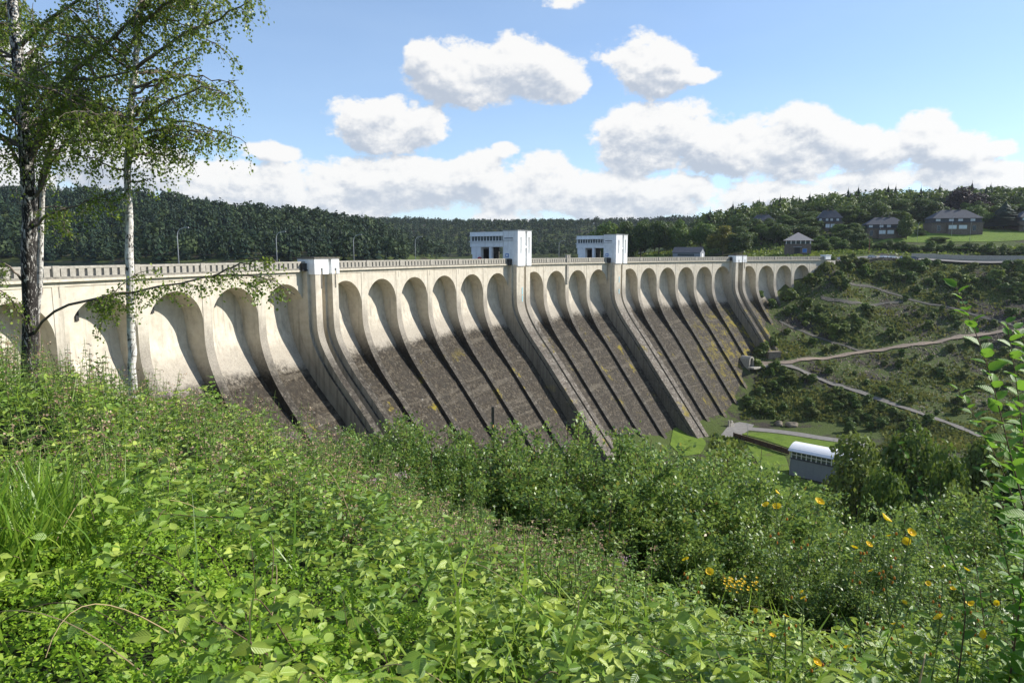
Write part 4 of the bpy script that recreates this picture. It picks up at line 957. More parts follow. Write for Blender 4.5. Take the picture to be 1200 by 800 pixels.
# ------------------------------------------------------------------ tree and shrub generators
def rdir(n): v = rng.normal(size=(n, 3)); return unit(v)
def crown_mesh(name, mat, n=2600, size=.09, lobes=9, flat=1.0, seed=0, low=.15, shape='round'):
    """unit-height crown: leaf clumps around several lobes; z from low to 1, radius about .45"""
    r = np.random.default_rng(seed); P = []; Nn = []; T = []
    cs = []
    for i in range(lobes):
        a = r.uniform(0, 2*math.pi); z = r.uniform(low+.12, .86)
        if shape == 'round': rad = .30*math.sqrt(max(0.05, 1-((z-.5)/.48)**2))*r.uniform(.4, 1)
        elif shape == 'col': rad = .12*r.uniform(.3, 1)
        else: rad = .3*(1-z)*r.uniform(.5, 1)
        cs.append((rad*math.cos(a), rad*math.sin(a), z, r.uniform(.11, .21)*(.8 if shape != 'round' else 1)))
    cs.append((0, 0, .55, .24)); cs.append((0, 0, .84, .14))
    cs = np.array(cs); wts = cs[:, 3]**2; wts /= wts.sum()
    k = r.choice(len(cs), n, p=wts); d = unit(r.normal(size=(n, 3))); rr = r.uniform(.55, 1.05, n)**.5
    P = cs[k, :3] + d*(cs[k, 3]*rr)[:, None]*np.array([1, 1, .85*flat])
    # sub clumping
    sub = r.normal(size=(120, 3))*.5; kk = r.integers(0, 120, n); P += (np.array([.5, .5, .5])*0)
    P[:, :2] += (sub[kk, :2]*.035); P[:, 2] += sub[kk, 2]*.02
    nr = unit(d + r.normal(size=(n, 3))*.55 + np.array([0, 0, .35])); ax = unit(np.cross(nr, r.normal(size=(n, 3))))
    tint = np.clip(.42 + .22*r.normal(size=n)*.6 + (r.random(120)*.36-.18)[kk], 0, .95)
    return leaf_mesh(name, P, ax, nr, size*r.uniform(.6, 1.3, n), T_CARD, mat, tint)
def trunk_mesh(name, h=.5, r0=.022, seed=0, mat=None, limbs=5):
    r = random.Random(seed); b = MB()
    b.tube([(0, 0, -.03), (.004, .003, .1), (r.uniform(-.02, .02), r.uniform(-.02, .02), h*.6), (r.uniform(-.02, .02), 0, h*1.5)], [r0*1.3, r0, r0*.8, r0*.2], 7)
    for i in range(limbs):
        a = i*2.4+r.random(); z = h*(.35+.5*i/limbs)
        b.tube([(0, 0, z), (.1*math.cos(a), .1*math.sin(a), z+.1), (.22*math.cos(a), .22*math.sin(a), z+.27)], [r0*.5, r0*.35, r0*.1], 5)
    return b.mesh(name, mat or M['bark'], True)
TV = []
for i in range(6):
    TV.append(dict(dec=crown_mesh('crown', None, 5000, .036, 12+i, 1.0, 20+i)))
TRUNKS = [trunk_mesh('trunk', .45, .02, i) for i in range(4)]
def with_mat(me, mat, store={}):
    k = (me.name, mat.name)
    if k not in store:
        m2 = me.copy(); m2.name = me.name.split('.')[0]; m2.materials.clear(); m2.materials.append(mat); store[k] = m2
    return store[k]
def conifer_arrays(X, Y, Z, H, Wd, seed, rays=8, layers=7):
    r = np.random.default_rng(seed); n = len(X); V = []; Fc = []; T = []
    tint0 = np.clip(.30+.20*r.normal(size=n)+.12*np.sin(np.asarray(X)*.021)*np.sin(np.asarray(Y)*.018), 0.02, .95)
    tips = []
    for L in range(layers):
        f = L/layers; z0 = .12+.80*f; rad = (1-f)**.9*.5+.03
        for k in range(rays):
            a = 2*math.pi*(k+.5*(L % 2))/rays + r.uniform(-.3, .3, n); ln = rad*r.uniform(.75, 1.25, n)
            wd = rad*.52; dx, dy = np.cos(a), np.sin(a); zt = z0 + r.uniform(-.02, .02, n)
            p0 = np.c_[X + 0*a, Y, Z + H*(zt+.13)]
            p1 = np.c_[X+Wd*(dx*ln*.8-dy*wd), Y+Wd*(dy*ln*.8+dx*wd), Z+H*(zt-.01)]
            p2 = np.c_[X+Wd*dx*ln*1.15, Y+Wd*dy*ln*1.15, Z+H*(zt-.05)]
            p3 = np.c_[X+Wd*(dx*ln*.8+dy*wd), Y+Wd*(dy*ln*.8-dx*wd), Z+H*(zt-.01)]
            V.append(np.stack([p0, p1, p2, p3], 1)); T.append(np.clip(tint0+r.uniform(-.12, .12, n), 0, 1))
    p0 = np.c_[X-Wd*.03, Y, Z+H*.85]; p1 = np.c_[X+Wd*.03, Y, Z+H*.85]; p2 = np.c_[X, Y+Wd*.03, Z+H*.85]; p3 = np.c_[X, Y, Z+H*1.03]
    V.append(np.stack([p0, p1, p3, p2], 1)); T.append(tint0)
    V = np.stack(V, 1).reshape(-1, 3); T = np.stack(T, 1).reshape(-1)
    m = len(V)//4; Fq = np.arange(m*4).reshape(m, 4)
    return V, Fq, np.repeat(T, 4)
def blob_arrays(X, Y, Z, H, Wd, seed, n=46, size=.22):
    r = np.random.default_rng(seed); N = len(X)
    d = unit(r.normal(size=(N, n, 3))); d[..., 2] = np.abs(d[..., 2])*1.2-.35; q = r.uniform(.7, 1.1, (N, n, 1))
    P = np.stack([X, Y, Z+H*.55], 1)[:, None] + d*q*np.stack([Wd*.5, Wd*.5, H*.45], 1)[:, None]
    P = P.reshape(-1, 3); nr = unit(d.reshape(-1, 3)+r.normal(size=(N*n, 3))*.5+np.array([0, 0, .3])); ax = unit(np.cross(nr, r.normal(size=(N*n, 3))))
    t0 = np.clip(.5+.2*r.normal(size=N), 0, 1)[:, None]+r.uniform(-.2, .2, (N, n))
    V, Fq, _ = leaf_arrays(P, ax, nr, np.repeat(Wd, n)*size*r.uniform(.7, 1.3, N*n), *T_CARD)
    return V, Fq, np.repeat(np.clip(t0.ravel(), 0, .95), 4)
def join(parts):
    off = 0; Vs, Fs, Ts = [], [], []
    for V, Fq, T in parts: Vs.append(V); Fs.append(Fq+off); Ts.append(T); off += len(V)
    return np.vstack(Vs), np.vstack(Fs), np.concatenate(Ts)
# ---- forests beyond the lake: points on the hills, seen from the crest
def scatter(px0, px1, Y0, Y1, step, zmin=-1.5, jitter=.5, maxpx=None):
    ys = np.arange(Y0, Y1, step); P = []
    for y in ys:
        x0 = (px0-600)/F*y; x1 = (px1-600)/F*y; xs_ = np.arange(x0, x1, step); P.append(np.c_[xs_, np.full(len(xs_), y)])
    P = np.vstack(P); P += rng.uniform(-jitter*step, jitter*step, P.shape)*1.7; z = hgt(P[:, 0], P[:, 1]); k = z > zmin
    return P[k], z[k]
def forest(name, P, z, hmin, hmax, frac, label, seed, rays=7, layers=6):
    r = np.random.default_rng(seed); con = r.random(len(P)) > frac
    # broadleaf trees gather in patches near the shore
    pat = np.sin(P[:, 0]*.013+1)*np.sin(P[:, 1]*.017) + r.normal(size=len(P))*.35; con = (pat < .45) & (con | (r.random(len(P)) < .4))
    con = con & ~((z < 8) & (r.random(len(P)) < .3))
    H = (hmin+(hmax-hmin)*r.random(len(P))**1.6)*(1+.12*np.sin(P[:, 0]*.03)*np.sin(P[:, 1]*.041)); parts = []
    q = P[con]; parts = [conifer_arrays(q[:, 0], q[:, 1], z[con]-.5, H[con], H[con]*r.uniform(.30, .42, con.sum()), seed, rays, layers)]
    o1 = join(parts); e = empty(name, (0, 0, 0)); 
    link('conifers', np_mesh('conifers', o1[0], o1[1], M['conifer'], o1[2]), None, e)['kind'] = 'stuff'
    q = P[~con]
    if len(q):
        o2 = blob_arrays(q[:, 0], q[:, 1], z[~con]-.5, H[~con]*.85, H[~con]*.62, seed+1, 60, .17)
        link('broadleaf_trees', np_mesh('broadleaf_trees', o2[0], o2[1], M['dulltree'], o2[2]), None, e)['kind'] = 'stuff'
    tag(e, label, 'forest', kind='stuff'); return len(P)
P_, z_ = scatter(-420, 545, 430, 860, 6.3, -2.6); k = (np.hypot(P_[:, 0], P_[:, 1]) < 1150) & ((P_[:, 0]/P_[:, 1]*F+600) < 520) ; P_, z_ = P_[k], z_[k]
print('forest1', len(P_)); forest('near_forest', P_, z_, 8, 20, .35, 'dark conifer forest on the nearer hill beyond the lake', 1, 5, 4)
P_, z_ = scatter(380, 900, 790, 1420, 9.5, -2.6); print('forest2', len(P_)); forest('far_forest', P_, z_, 11, 17, .4, 'paler mixed forest on the farther hill beyond the lake', 2, 5, 3)
P_, z_ = scatter(820, 1420, 470, 860, 9.5); k = (P_[:, 0]/P_[:, 1]*F+600 < 1400); P_, z_ = P_[k], z_[k]
r_ = np.random.default_rng(5); H = r_.uniform(13, 21, len(P_)); fr = P_[:, 1] < 600; o2 = join([blob_arrays(P_[fr, 0], P_[fr, 1], z_[fr]-.5, H[fr], H[fr]*.6, 8, 150, .11), blob_arrays(P_[~fr, 0], P_[~fr, 1], z_[~fr]-.5, H[~fr], H[~fr]*.6, 8, 60, .17)])
con = r_.random(len(P_)) < .18
o1 = conifer_arrays(P_[con, 0], P_[con, 1], z_[con]-.5, H[con]*1.15, H[con]*.42, 9, 8, 7)
e = empty('hilltop_forest'); tag(e, 'mixed woodland covering the hill behind the villas', 'forest', kind='stuff')
link('broadleaf_trees', np_mesh('broadleaf_trees', *o2[:2], M['tree'], o2[2]), None, e)['kind'] = 'stuff'
link('conifers', np_mesh('conifers', *o1[:2], M['conifer'], o1[2]), None, e)['kind'] = 'stuff'
print('forest3', len(P_))
# ---- trees one can tell apart on the right bank (px, top y, distance, width px, kind, label)
ORD = ['first','second','third','fourth','fifth','sixth','seventh','eighth','ninth','tenth','eleventh','twelfth','thirteenth','fourteenth','fifteenth','sixteenth','seventeenth','eighteenth','nineteenth','twentieth']
ORD += ['twenty-'+o for o in ORD[:9]] + ['thirtieth'] + ['thirty-'+o for o in ORD[:9]] + ['fortieth'] + ['forty-'+o for o in ORD[:9]]
TREES = [
 (712,268,430,24,'tree','dark tree on the lake shore just right of the right gate tower'),
 (733,262,425,30,'tree','round dark green tree on the shore left of the mown strip'),
 (752,259,420,30,'tree','tall full tree behind the mown strip on the lake shore'),
 (773,258,415,34,'tree','broad green tree behind the left end of the grey lakeside shed'),
 (797,257,410,34,'treelight','lighter green tree directly behind the grey lakeside shed'),
 (822,260,405,30,'treelight','yellow green tree rising behind the right end of the lakeside shed'),
 (848,264,392,38,'treeyellow','yellowing broad tree between the lakeside shed and the far buttress cap'),
 (868,250,430,34,'tree','dark tall tree above the far buttress cap'),
 (876,272,400,22,'tree','small dark tree left of the stone pavilion'),
 (912,262,400,34,'tree','mid green tree behind the roof of the stone pavilion'),
 (908,246,450,34,'tree','rounded tree between the sunken slate house and the pavilion roof'),
 (948,254,420,36,'tree','full tree behind the right corner of the stone pavilion'),
 (965,286,372,26,'tree','low bushy tree at the right of the pavilion beside the road'),
 (998,240,440,46,'tree','large dark tree left of the first stone villa'),
 (985,262,405,24,'treelight','small pale tree right of the slate roofed villa among trees'),
 (1064,250,390,26,'tree','bushy tree standing at the right corner of the first stone villa'),
 (1079,270,398,13,'tree','small round tree between the two stone villas'),
 (1131,219,452,50,'copper','dark copper beech rising behind the large stone villa'),
 (1146,240,425,26,'treelight','bright green tree right of the large stone villa'),
 (1156,248,415,28,'treelight','pale spreading tree on the lawn edge left of the dark conifer'),
 (1179,236,412,38,'conifer','dark pyramid shaped conifer at the edge of the lawn'),
 (1098,236,440,22,'tree','dark tree behind the left gable of the large stone villa'),
 (1078,232,450,38,'tree','tall tree rising between the two stone villas'),
 (1050,232,455,36,'tree','tall tree above the roof of the first stone villa'),
 (1024,234,460,34,'tree','tall tree up the hill left of the first villa roof'),
 (1205,236,440,40,'treelight','light tree behind the villa cut by the right edge'),
 (975,236,470,34,'tree','tall crowned tree above the slate roofed villa among trees'),
 (940,240,480,32,'tree','tall tree on the hill above the stone pavilion'),
 (1112,228,465,26,'tree','narrow tree on the skyline left of the copper beech'),
 (1165,226,460,34,'tree','skyline tree just right of the copper beech'),
 (1100,277,384,26,'shrub','dark spreading bush on the lawn in front of the large stone villa')]
rt = random.Random(3); rt0 = random.Random(11)
def place_tree(x, yt, Y, wpx, kind, label, group, k=None):
    p = atY(x, yt, Y); z = float(hgt(p[0], p[1])); H = max(3.0, p[2]-z); Wd = wpx/F*Y
    i = rt.randrange(6) if k is None else k
    e = empty('tree' if kind != 'conifer' else 'conifer_tree', (p[0], p[1], z-.15), rt.uniform(0, 6.28))
    if kind == 'conifer':
        o = conifer_arrays(np.array([0.]), np.array([0.]), np.array([0.]), np.array([1.]), np.array([1.]), 77, 22, 22)
        c_ = link('crown', np_mesh('crown', o[0], o[1], M['conifer'], o[2]), None, e)
    else:
        mt = M['tree'] if kind == 'shrub' else M[kind]
        c_ = link('crown', with_mat(TV[i]['dec'], mt), None, e)
    c_.scale = (Wd*1.12, Wd*1.12, H*1.04) if kind != 'conifer' else (Wd, Wd, H)
    if kind == 'shrub': c_.location.z = -H*.15
    t_ = link('trunk', TRUNKS[i % 4], None, e); t_.scale = (H*.8, H*.8, H)
    return tag(e, label, 'tree' if kind != 'shrub' else 'bush', group)
FILL = []
for x0, x1, n_f, Ya, Yb, lab in [(862, 1008, 30, 368, 455, 'behind and beside the pavilion'), (1010, 1235, 26, 428, 470, 'behind the villas'), (706, 866, 14, 430, 470, 'in the second row along the lake shore')]:
    for i, x in enumerate(np.linspace(x0, x1, n_f)):
        Y_ = rt0.uniform(Ya, Yb); u_ = (Y_-Ya)/(Yb-Ya); x += rt0.uniform(-3, 3)
        yt_ = (rt0.uniform(270, 280)-24*u_) if x0 == 862 else (rt0.uniform(238, 250)-10*u_ if x0 == 1010 else rt0.uniform(257, 266))
        if x0 == 862 and abs(x-934) < 24 and Y_ < 400: Y_ += 30; yt_ -= 8
        FILL.append((x, yt_, Y_, rt0.uniform(24, 38), rt0.choice(['tree', 'tree', 'tree', 'treelight']), f'{ORD[i]} filler tree from the left {lab}'.replace('filler ', 'background ')))
for x, yt, Y, wd, kd, lab in TREES+FILL: place_tree(x, yt, Y, wd, kd, lab, 'trees around the villas and the lake shore')
# hedge row of bushes between road and lawn
hedge = []
for i, x in enumerate(np.linspace(952, 1215, 40)):
    x += rt.uniform(-2.5, 2.5); Y = 362 if x < 1150 else 352
    yt = 288 + rt.uniform(-7, 4) - (4 if x < 1060 else 0)
    hedge.append(place_tree(x, yt, Y, rt.uniform(11, 20), 'shrub' if rt.random() < .75 else 'treelight', f'{ORD[i]} bush from the left in the belt between bank road and lawn', 'bushes between the bank road and the lawn'))
# ---- shrubs on the right bank
SV = [crown_mesh('shrub_foliage', None, 1300, .095, 8, .9, 50+i, low=.0) for i in range(5)]
pathpts = np.vstack([resample(np.array(v), 3.0)[:, :2] for v in P3.values()])
def free(p, dmin): return np.min(np.hypot(pathpts[:, 0]-p[0], pathpts[:, 1]-p[1])) > dmin
def band(x, y):
    pc = np.interp(x, [888,923,960,1012,1077,1120,1200], [425,426,421,412,404,396,386]); pa_ = np.interp(x, [945,996,1058,1106,1200], [340,356,354,359,385]); pd = np.interp(x, [915,957,1012,1066,1109,1150], [427,443,461,480,495,512])
    if y < pa_: return 'below the bank road'
    if y < pc: return 'above the dirt track'
    if y < pd: return 'above the grey track'
    return 'below the grey track'
cand = []
dens_xy = lambda x, y: {'below the bank road': .85, 'above the dirt track': .5, 'above the grey track': .33, 'below the grey track': .8}[band(x, y)]
tries = 0
HILL = [(968,308),(1210,314),(1210,520),(1120,500),(1010,510),(880,490),(864,474),(893,400),(915,352),(938,336)]
def inpoly(x, y, poly):
    c_ = False; n = len(poly)
    for i in range(n):
        (x1, y1), (x2, y2) = poly[i], poly[(i+1) % n]
        if (y1 > y) != (y2 > y) and x < (x2-x1)*(y-y1)/(y2-y1)+x1: c_ = not c_
    return c_
while len(cand) < 275 and tries < 6000:
    tries += 1; x = rt.uniform(860, 1210); y = rt.uniform(308, 510)
    if not inpoly(x, y, HILL) or rt.random() > dens_xy(x, y): continue
    bare = math.sin(x*.055+1.0)*math.sin(y*.09+x*.02)
    if bare < -.35 and rt.random() < .8: continue
    p = on_ground(x, y, 150)
    if p is None or not free(p, 3.2): continue
    if sd_of(p[0], p[1])[1] < 0 and p[1] < 300: continue
    cand.append((x, y, p))
special = [(890,352,5.0,'treelight'),(1061,352,3.2,'treelight'),(925,352,6.0,'slopeshrub'),(945,362,5.5,'slopeshrub'),(905,360,4.5,'treelight'),(930,366,4.0,'treelight'),(960,366,4.5,'slopeshrub'),(893,415,5.5,'slopeshrub'),(905,405,4.5,'slopeshrub'),(975,395,6.5,'slopeshrub'),(990,392,5.5,'slopeshrub'),(1165,330,7,'slopeshrub'),(1130,335,6,'slopeshrub'),(1190,345,7,'slopeshrub'),(1100,330,6,'slopeshrub')]
allsh = []
for x, y, p in cand: allsh.append((x, y, p, rt.uniform(1.8, 4.4)*(1.6 if y < 345 else 1), 'treelight' if rt.random() < .34 else ('weeds' if rt.random() < .35 else 'slopeshrub')))
for x, y, s_, mk in special:
    p = on_ground(x, y, 150)
    if p is not None: allsh.append((x, y, p, s_, mk))
allsh.sort(key=lambda q: q[0])
cnt = {}
size_w = lambda s_: 'small' if s_ < 2.6 else ('medium' if s_ < 4 else 'large')
col_w = {'treelight': 'pale green', 'weeds': 'brownish', 'slopeshrub': 'dark green'}
for x, y, p, s_, mk in allsh:
    key = (size_w(s_), col_w[mk], band(x, y)); cnt[key] = cnt.get(key, 0)+1; i = cnt[key]
    # shrubs alike within one band: told apart by their order from the left
    o = link('hillside_shrub', with_mat(SV[rt.randrange(5)], M[mk]), None, None, (p[0], p[1], p[2]-s_*.12), rt.uniform(0, 6.28)); o.scale = (s_*1.25, s_*1.25, s_)
    nth = ORD[i-1] if i <= len(ORD) else None
    tag(o, f'{key[0]} {key[1]} shrub {key[2]}, {nth} such from left', 'shrub', 'shrubs on the right bank slope')
# fine weeds and scattered stones of the slope (nobody could count them)
N = 60000; xs_ = rng.uniform(862, 1260, N); ys_ = rng.uniform(305, 512, N)
# sample in plan instead, on the bank facing the camera
X = rng.uniform(75, 330, N*2); Y = rng.uniform(190, 340, N*2); z = hgt(X, Y); s_, d_ = sd_of(X, Y)
pdist = np.full(len(X), 9e9)
for q in pathpts[::1]: pdist = np.minimum(pdist, (X-q[0])**2+(Y-q[1])**2)
gy_, gx_ = np.gradient(HH, GY, GX)
px_ = 600+F*X/(Y*math.cos(PITCH)-(z-CZ)*math.sin(PITCH)); dep_ = Y*math.cos(PITCH)-(z-CZ)*math.sin(PITCH); py_ = 400-F*(Y*math.sin(PITCH)+(z-CZ)*math.cos(PITCH))/dep_
roadd = np.interp(X, [136,150,168,190,214,251,300], [322,331,339,344.5,345.5,339,325])
patchn = np.sin(X*.11+2)*np.sin(Y*.17+X*.05)+.5*np.sin(X*.37)*np.sin(Y*.41)
d_fore = np.clip((py_-np.interp(px_, [915,957,1012,1066,1109,1150], [427,443,461,480,495,512]))/6, 0, 1)
keep = (pdist > 2.2**2) & (px_ < 1290) & (px_ > 858) & (Y < roadd-4.5) & (z > -54.6) & (rng.random(len(X)) < np.clip(.35+.5*patchn+.5*d_fore+.35*(py_ < 350), .06, 1)) & ((d_ > np.interp(z, [-60, -30, -10], [36, 13, 0])) | (s_ > 421))
keep &= ~((Y < 240) & (px_ < 868))
X, Y, z = X[keep], Y[keep], z[keep]; n = len(X); print('weeds', n)
ax = unit(np.c_[rng.normal(size=n)*.5, rng.normal(size=n)*.5, np.ones(n)]); nr = unit(rng.normal(size=(n, 3))+np.array([0, -.6, .3]))
vw = np.clip(.45+.3*np.sin(X*.13)*np.sin(Y*.21+1)+.16*rng.normal(size=n), 0, 1)
tag(link('bank_weeds', leaf_mesh('bank_weeds', np.c_[X, Y, z-.05], ax, nr, rng.uniform(.35, 1.05, n), T_CARD, M['weeds'], vw)), 'coarse weeds and young growth over the right bank slope', 'undergrowth', kind='stuff')
N = 26000; X = rng.uniform(60, 380, N); Y = rng.uniform(325, 470, N); z = hgt(X, Y); rdl = np.interp(X, [136,150,168,190,214,251,300], [322,331,339,344.5,345.5,339,325])
px_ = 600+F*X/Y; lw = (px_ > 1018) & (Y > 372) & (Y < 412); keep = (z > .3) & (Y > rdl+7) & ~lw & ((px_ > 870) | (Y > 402)); X, Y, z = X[keep], Y[keep], z[keep]; n = len(X)
tag(link('meadow_growth', leaf_mesh('meadow_growth', np.c_[X, Y, z-.1], unit(rng.normal(size=(n, 3))*.5+np.array([0, 0, 1])), unit(rng.normal(size=(n, 3))+np.array([0, -.6, .3])), rng.uniform(.6, 1.5, n), T_CARD, M['slopeshrub'], np.clip(.4+.2*rng.normal(size=n), 0, .9))), 'rough grass and undergrowth between the bank road and the wooded hill', 'undergrowth', kind='stuff')
N = 26000; X = rng.uniform(85, 300, N); Y = rng.uniform(225, 330, N); z = hgt(X, Y)
s_, d_ = sd_of(X, Y); pn = np.sin(X*.11+2)*np.sin(Y*.17+X*.05); dep_ = Y*math.cos(PITCH)-(z-CZ)*math.sin(PITCH); px_ = 600+F*X/dep_; py_ = 400-F*(Y*math.sin(PITCH)+(z-CZ)*math.cos(PITCH))/dep_
pdb = np.interp(px_, [915,957,1012,1066,1109,1150], [427,443,461,480,495,512])
keep = (py_ < pdb) & (px_ > 885) & (px_ < 1260) & (py_ > 325) & (rng.random(N) < np.clip(.5-.6*pn, .1, 1)) & (d_ > 2)
X, Y, z = X[keep], Y[keep], z[keep]; n = len(X)
tvs = ([(-.5,-.4,0),(.5,-.45,.0),(.4,.5,.0),(-.45,.4,0),(.05,0,.55)], [(0,1,4,4),(1,2,4,4),(2,3,4,4),(3,0,4,4)]); tvs = (tvs[0], [(0,1,4),(1,2,4),(2,3,4),(3,0,4)])
tag(link('scree', leaf_mesh('scree', np.c_[X, Y, z-.03], unit(np.c_[rng.normal(size=n), rng.normal(size=n), rng.normal(size=n)*.3]), np.tile([0, 0, 1.], (n, 1))+rng.normal(size=(n, 3))*.3, rng.uniform(.25, .8, n)**1.5, tvs, M['boulder'], np.zeros(n))), 'loose grey stones strewn over the bare slope', 'stones', kind='stuff')
vw_ = np.c_[rng.uniform(798, 905, 2600), rng.uniform(508, 590, 2600)]; vw_ = vw_[(vw_[:, 0] < 868+(vw_[:, 1]-514)*.62) & ((vw_[:, 0] > 832) | (vw_[:, 1] > 540)) & (vw_[:, 1] > 509+(vw_[:, 0] > 845)*3)]
pv_ = np.array([atZ(x, y, -55.25) for x, y in vw_]); n = len(pv_); pv_[:, 2] = hgt(pv_[:, 0], pv_[:, 1])-.05
tag(link('valley_weeds', leaf_mesh('valley_weeds', pv_, unit(rng.normal(size=(n, 3))*.5+np.array([0, 0, 1])), unit(rng.normal(size=(n, 3))+np.array([0, -.6, .3])), rng.uniform(.5, 1.4, n), T_CARD, M['slopeshrub'], np.clip(.5+.2*rng.normal(size=n), 0, .9))), 'rough green growth between the dam toe and the valley lawn', 'undergrowth', kind='stuff')
for x, y, s_, lab in [(912,498,2.6,'left boulder beside the valley road'),(928,499.5,3.0,'right paler boulder beside the valley road')]:
    p = on_ground(x, y, 120); rr = random.Random(int(x)); 
    import bmesh
    bm = bmesh.new(); bmesh.ops.create_icosphere(bm, subdivisions=3, radius=1)
    for v_ in bm.verts:
        n0 = v_.co.normalized(); f = 1+.18*math.sin(3*n0.x+rr.random()*.1+x)+.14*math.sin(4.3*n0.y+2*n0.z)+.05*rr.random(); v_.co = Vector((n0.x*f*1.2, n0.y*f*.9, n0.z*f*.75))*s_*.5
    me = bpy.data.meshes.new('boulder'); bm.to_mesh(me); bm.free()
    tag(link('boulder', me, M['boulder'], None, (p[0], p[1], p[2]+s_*.15)), lab, 'boulder', 'boulders by the valley road')

# ------------------------------------------------------------------ leafy shrubs in the middle distance
def shrub_mesh(seed, H=4.5, Wd=3.2, stems=16, leaf=.055, per=60, tw=9):
    """upright many-stemmed shrub with small leaves; returns (foliage mesh, stems mesh)"""
    r = np.random.default_rng(seed); b = MB(); P = []; A = []; Tt = []
    for s in range(stems):
        a = r.uniform(0, 2*math.pi); sp = Wd*.5*r.uniform(.15, 1)**.7; h = H*r.uniform(.62, 1.0)*(1-.22*(sp/(Wd*.5)))
        base = np.array([math.cos(a)*sp*.22, math.sin(a)*sp*.22, -.3]); tip = np.array([math.cos(a)*sp, math.sin(a)*sp, h])
        mid = base*.5+tip*.5+np.array([math.cos(a), math.sin(a), 0])*sp*.12 + r.normal(size=3)*.08
        t = np.linspace(0, 1, 9)[:, None]; pts = (1-t)**2*base+2*t*(1-t)*mid+t*t*tip
        b.tube(pts, list(np.linspace(.022, .004, 9)*(H/4.5)), 4, caps=False)
        for k in range(tw):
            u = r.uniform(.22, .98); i = u*8; p0 = pts[int(i)]+(pts[min(8, int(i)+1)]-pts[int(i)])*(i-int(i))
            aa = r.uniform(0, 2*math.pi); d = unit(np.array([math.cos(aa), math.sin(aa), r.uniform(.4, 1.5)])); ln = H*.16*r.uniform(.5, 1.3)*(1.1-u*.6)
            q1 = p0+d*ln; b.tube([p0, p0+d*ln*.5+np.array([0, 0, .03]), q1], [.006, .004, .002], 3, caps=False)
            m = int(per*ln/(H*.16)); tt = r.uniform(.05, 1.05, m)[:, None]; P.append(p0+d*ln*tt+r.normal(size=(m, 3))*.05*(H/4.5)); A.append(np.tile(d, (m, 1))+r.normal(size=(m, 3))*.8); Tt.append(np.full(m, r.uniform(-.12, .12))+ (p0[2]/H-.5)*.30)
        m = int(per*.9); tt = r.uniform(.35, 1.0, m); q = np.stack([np.interp(tt, np.linspace(0, 1, 9), pts[:, c]) for c in range(3)], 1)
        P.append(q+r.normal(size=(m, 3))*.035*(H/4.5)); A.append(r.normal(size=(m, 3))+np.array([0, 0, .6])); Tt.append(np.full(m, .1))
    P = np.vstack(P); A = np.vstack(A); n = len(P); tint = np.clip(.38+np.concatenate(Tt)+.20*r.normal(size=n), 0, .93)
    tint = np.where(r.random(n) < .010, 1.0, tint)
    nr = r.normal(size=(n, 3))*.75+np.array([.5, -.1, .7])
    fm = leaf_mesh('foliage', P, A, nr, leaf*r.uniform(.6, 1.25, n), T_QUAD, M['willow'], tint)
    return fm, b.mesh('stems', M['twig'])
SH = [shrub_mesh(100+i, 4.6, 3.4, 34, .076, 74, 17) for i in range(4)]
SHF = [shrub_mesh(200+i, 4.6, 3.6, 34, .085, 60, 13) for i in range(2)]
SHR = [  # photo x, photo y of the tip, distance, width factor, label
 (392,496,13.5,.9,'shrub with thin tips at the left end of the belt below the ribs'),(428,478,12.5,.9,'tall thin shrub rising in front of the near double buttress'),(462,482,14,1,'shrub left of the weathered post in the middle belt'),
 (500,486,13,.9,'upright shrub whose tips reach over the dam ribs left of the post'),(535,478,14.5,1,'tall shrub just left of the weathered post'),(575,488,14,1,'shrub around the weathered post'),(612,494,13.5,1,'shrub right of the weathered post'),
 (648,487,15,1,'shrub under the left gate tower buttress'),(680,500,13,1.1,'dense dark shrub right of the left gate tower buttress'),(712,492,14,1.1,'dark shrub between the two gate tower buttresses'),(750,482,15,1,'shrub with tips in front of the right gate tower buttress'),
 (785,516,14,1.1,'full shrub before the toe of the right gate tower buttress'),(820,500,15,.9,'shrub with yellow tips rising over the dam toe'),(836,508,17,1.2,'broad shrub hiding the left end of the valley lawn'),(852,520,16,1.2,'rounded shrub left of the valley lawn'),(882,536,18,1.2,'shrub in front of the valley lawn'),
 (905,560,22,1.1,'shrub beneath the white workshop shed, left one'),(945,585,24,1.1,'shrub beneath the white workshop shed, middle one'),(985,595,22,1.0,'shrub beneath the white workshop shed, right one'),(1020,585,26,1.1,'silvery shrub below the tree beside the workshop shed'),
 (1060,580,24,1.1,'silvery shrub right of the tree beside the workshop shed'),(1105,575,22,1.1,'wide shrub in the belt left of the sapling'),(1150,565,20,1.1,'wide shrub behind the tall sapling'),(1195,560,18,1.1,'shrub behind the sapling at the right edge'),
 (440,560,10.5,.9,'lower shrub just beyond the bramble slope, leftmost'),(500,580,11,.9,'lower shrub just beyond the bramble slope, below the near ribs'),(560,575,12,.9,'lower shrub with silver leaves beyond the bramble slope'),(620,590,12,1,'lower shrub beyond the bramble slope under the left gate tower'),
 (690,560,12.5,1.2,'darkest shrub in the middle hollow of the belt'),(745,570,12.5,1.2,'dark shrub right of the middle hollow'),(800,570,13,1.2,'broad shrub below the dam toe'),(850,585,14,1.2,'broad shrub left of the yellow flowers'),
 (905,620,14,1.1,'silvery shrub behind the yellow flowers on the left'),(960,635,13,1.1,'silvery shrub behind the largest yellow flower'),(1020,640,12,1.1,'low shrub behind the yellow flowers on the right'),(1080,625,12,1.1,'low leafy shrub left of the sapling stems'),(1140,620,10,1.1,'low dark shrub below the sapling'),(1195,610,9,1.1,'dark shrub at the right edge below the sapling'),
 (1110,690,8,.8,'dark leafy shrub in the lower right corner, left one'),(1185,680,6.5,.8,'dark leafy shrub in the lower right corner, right one')]
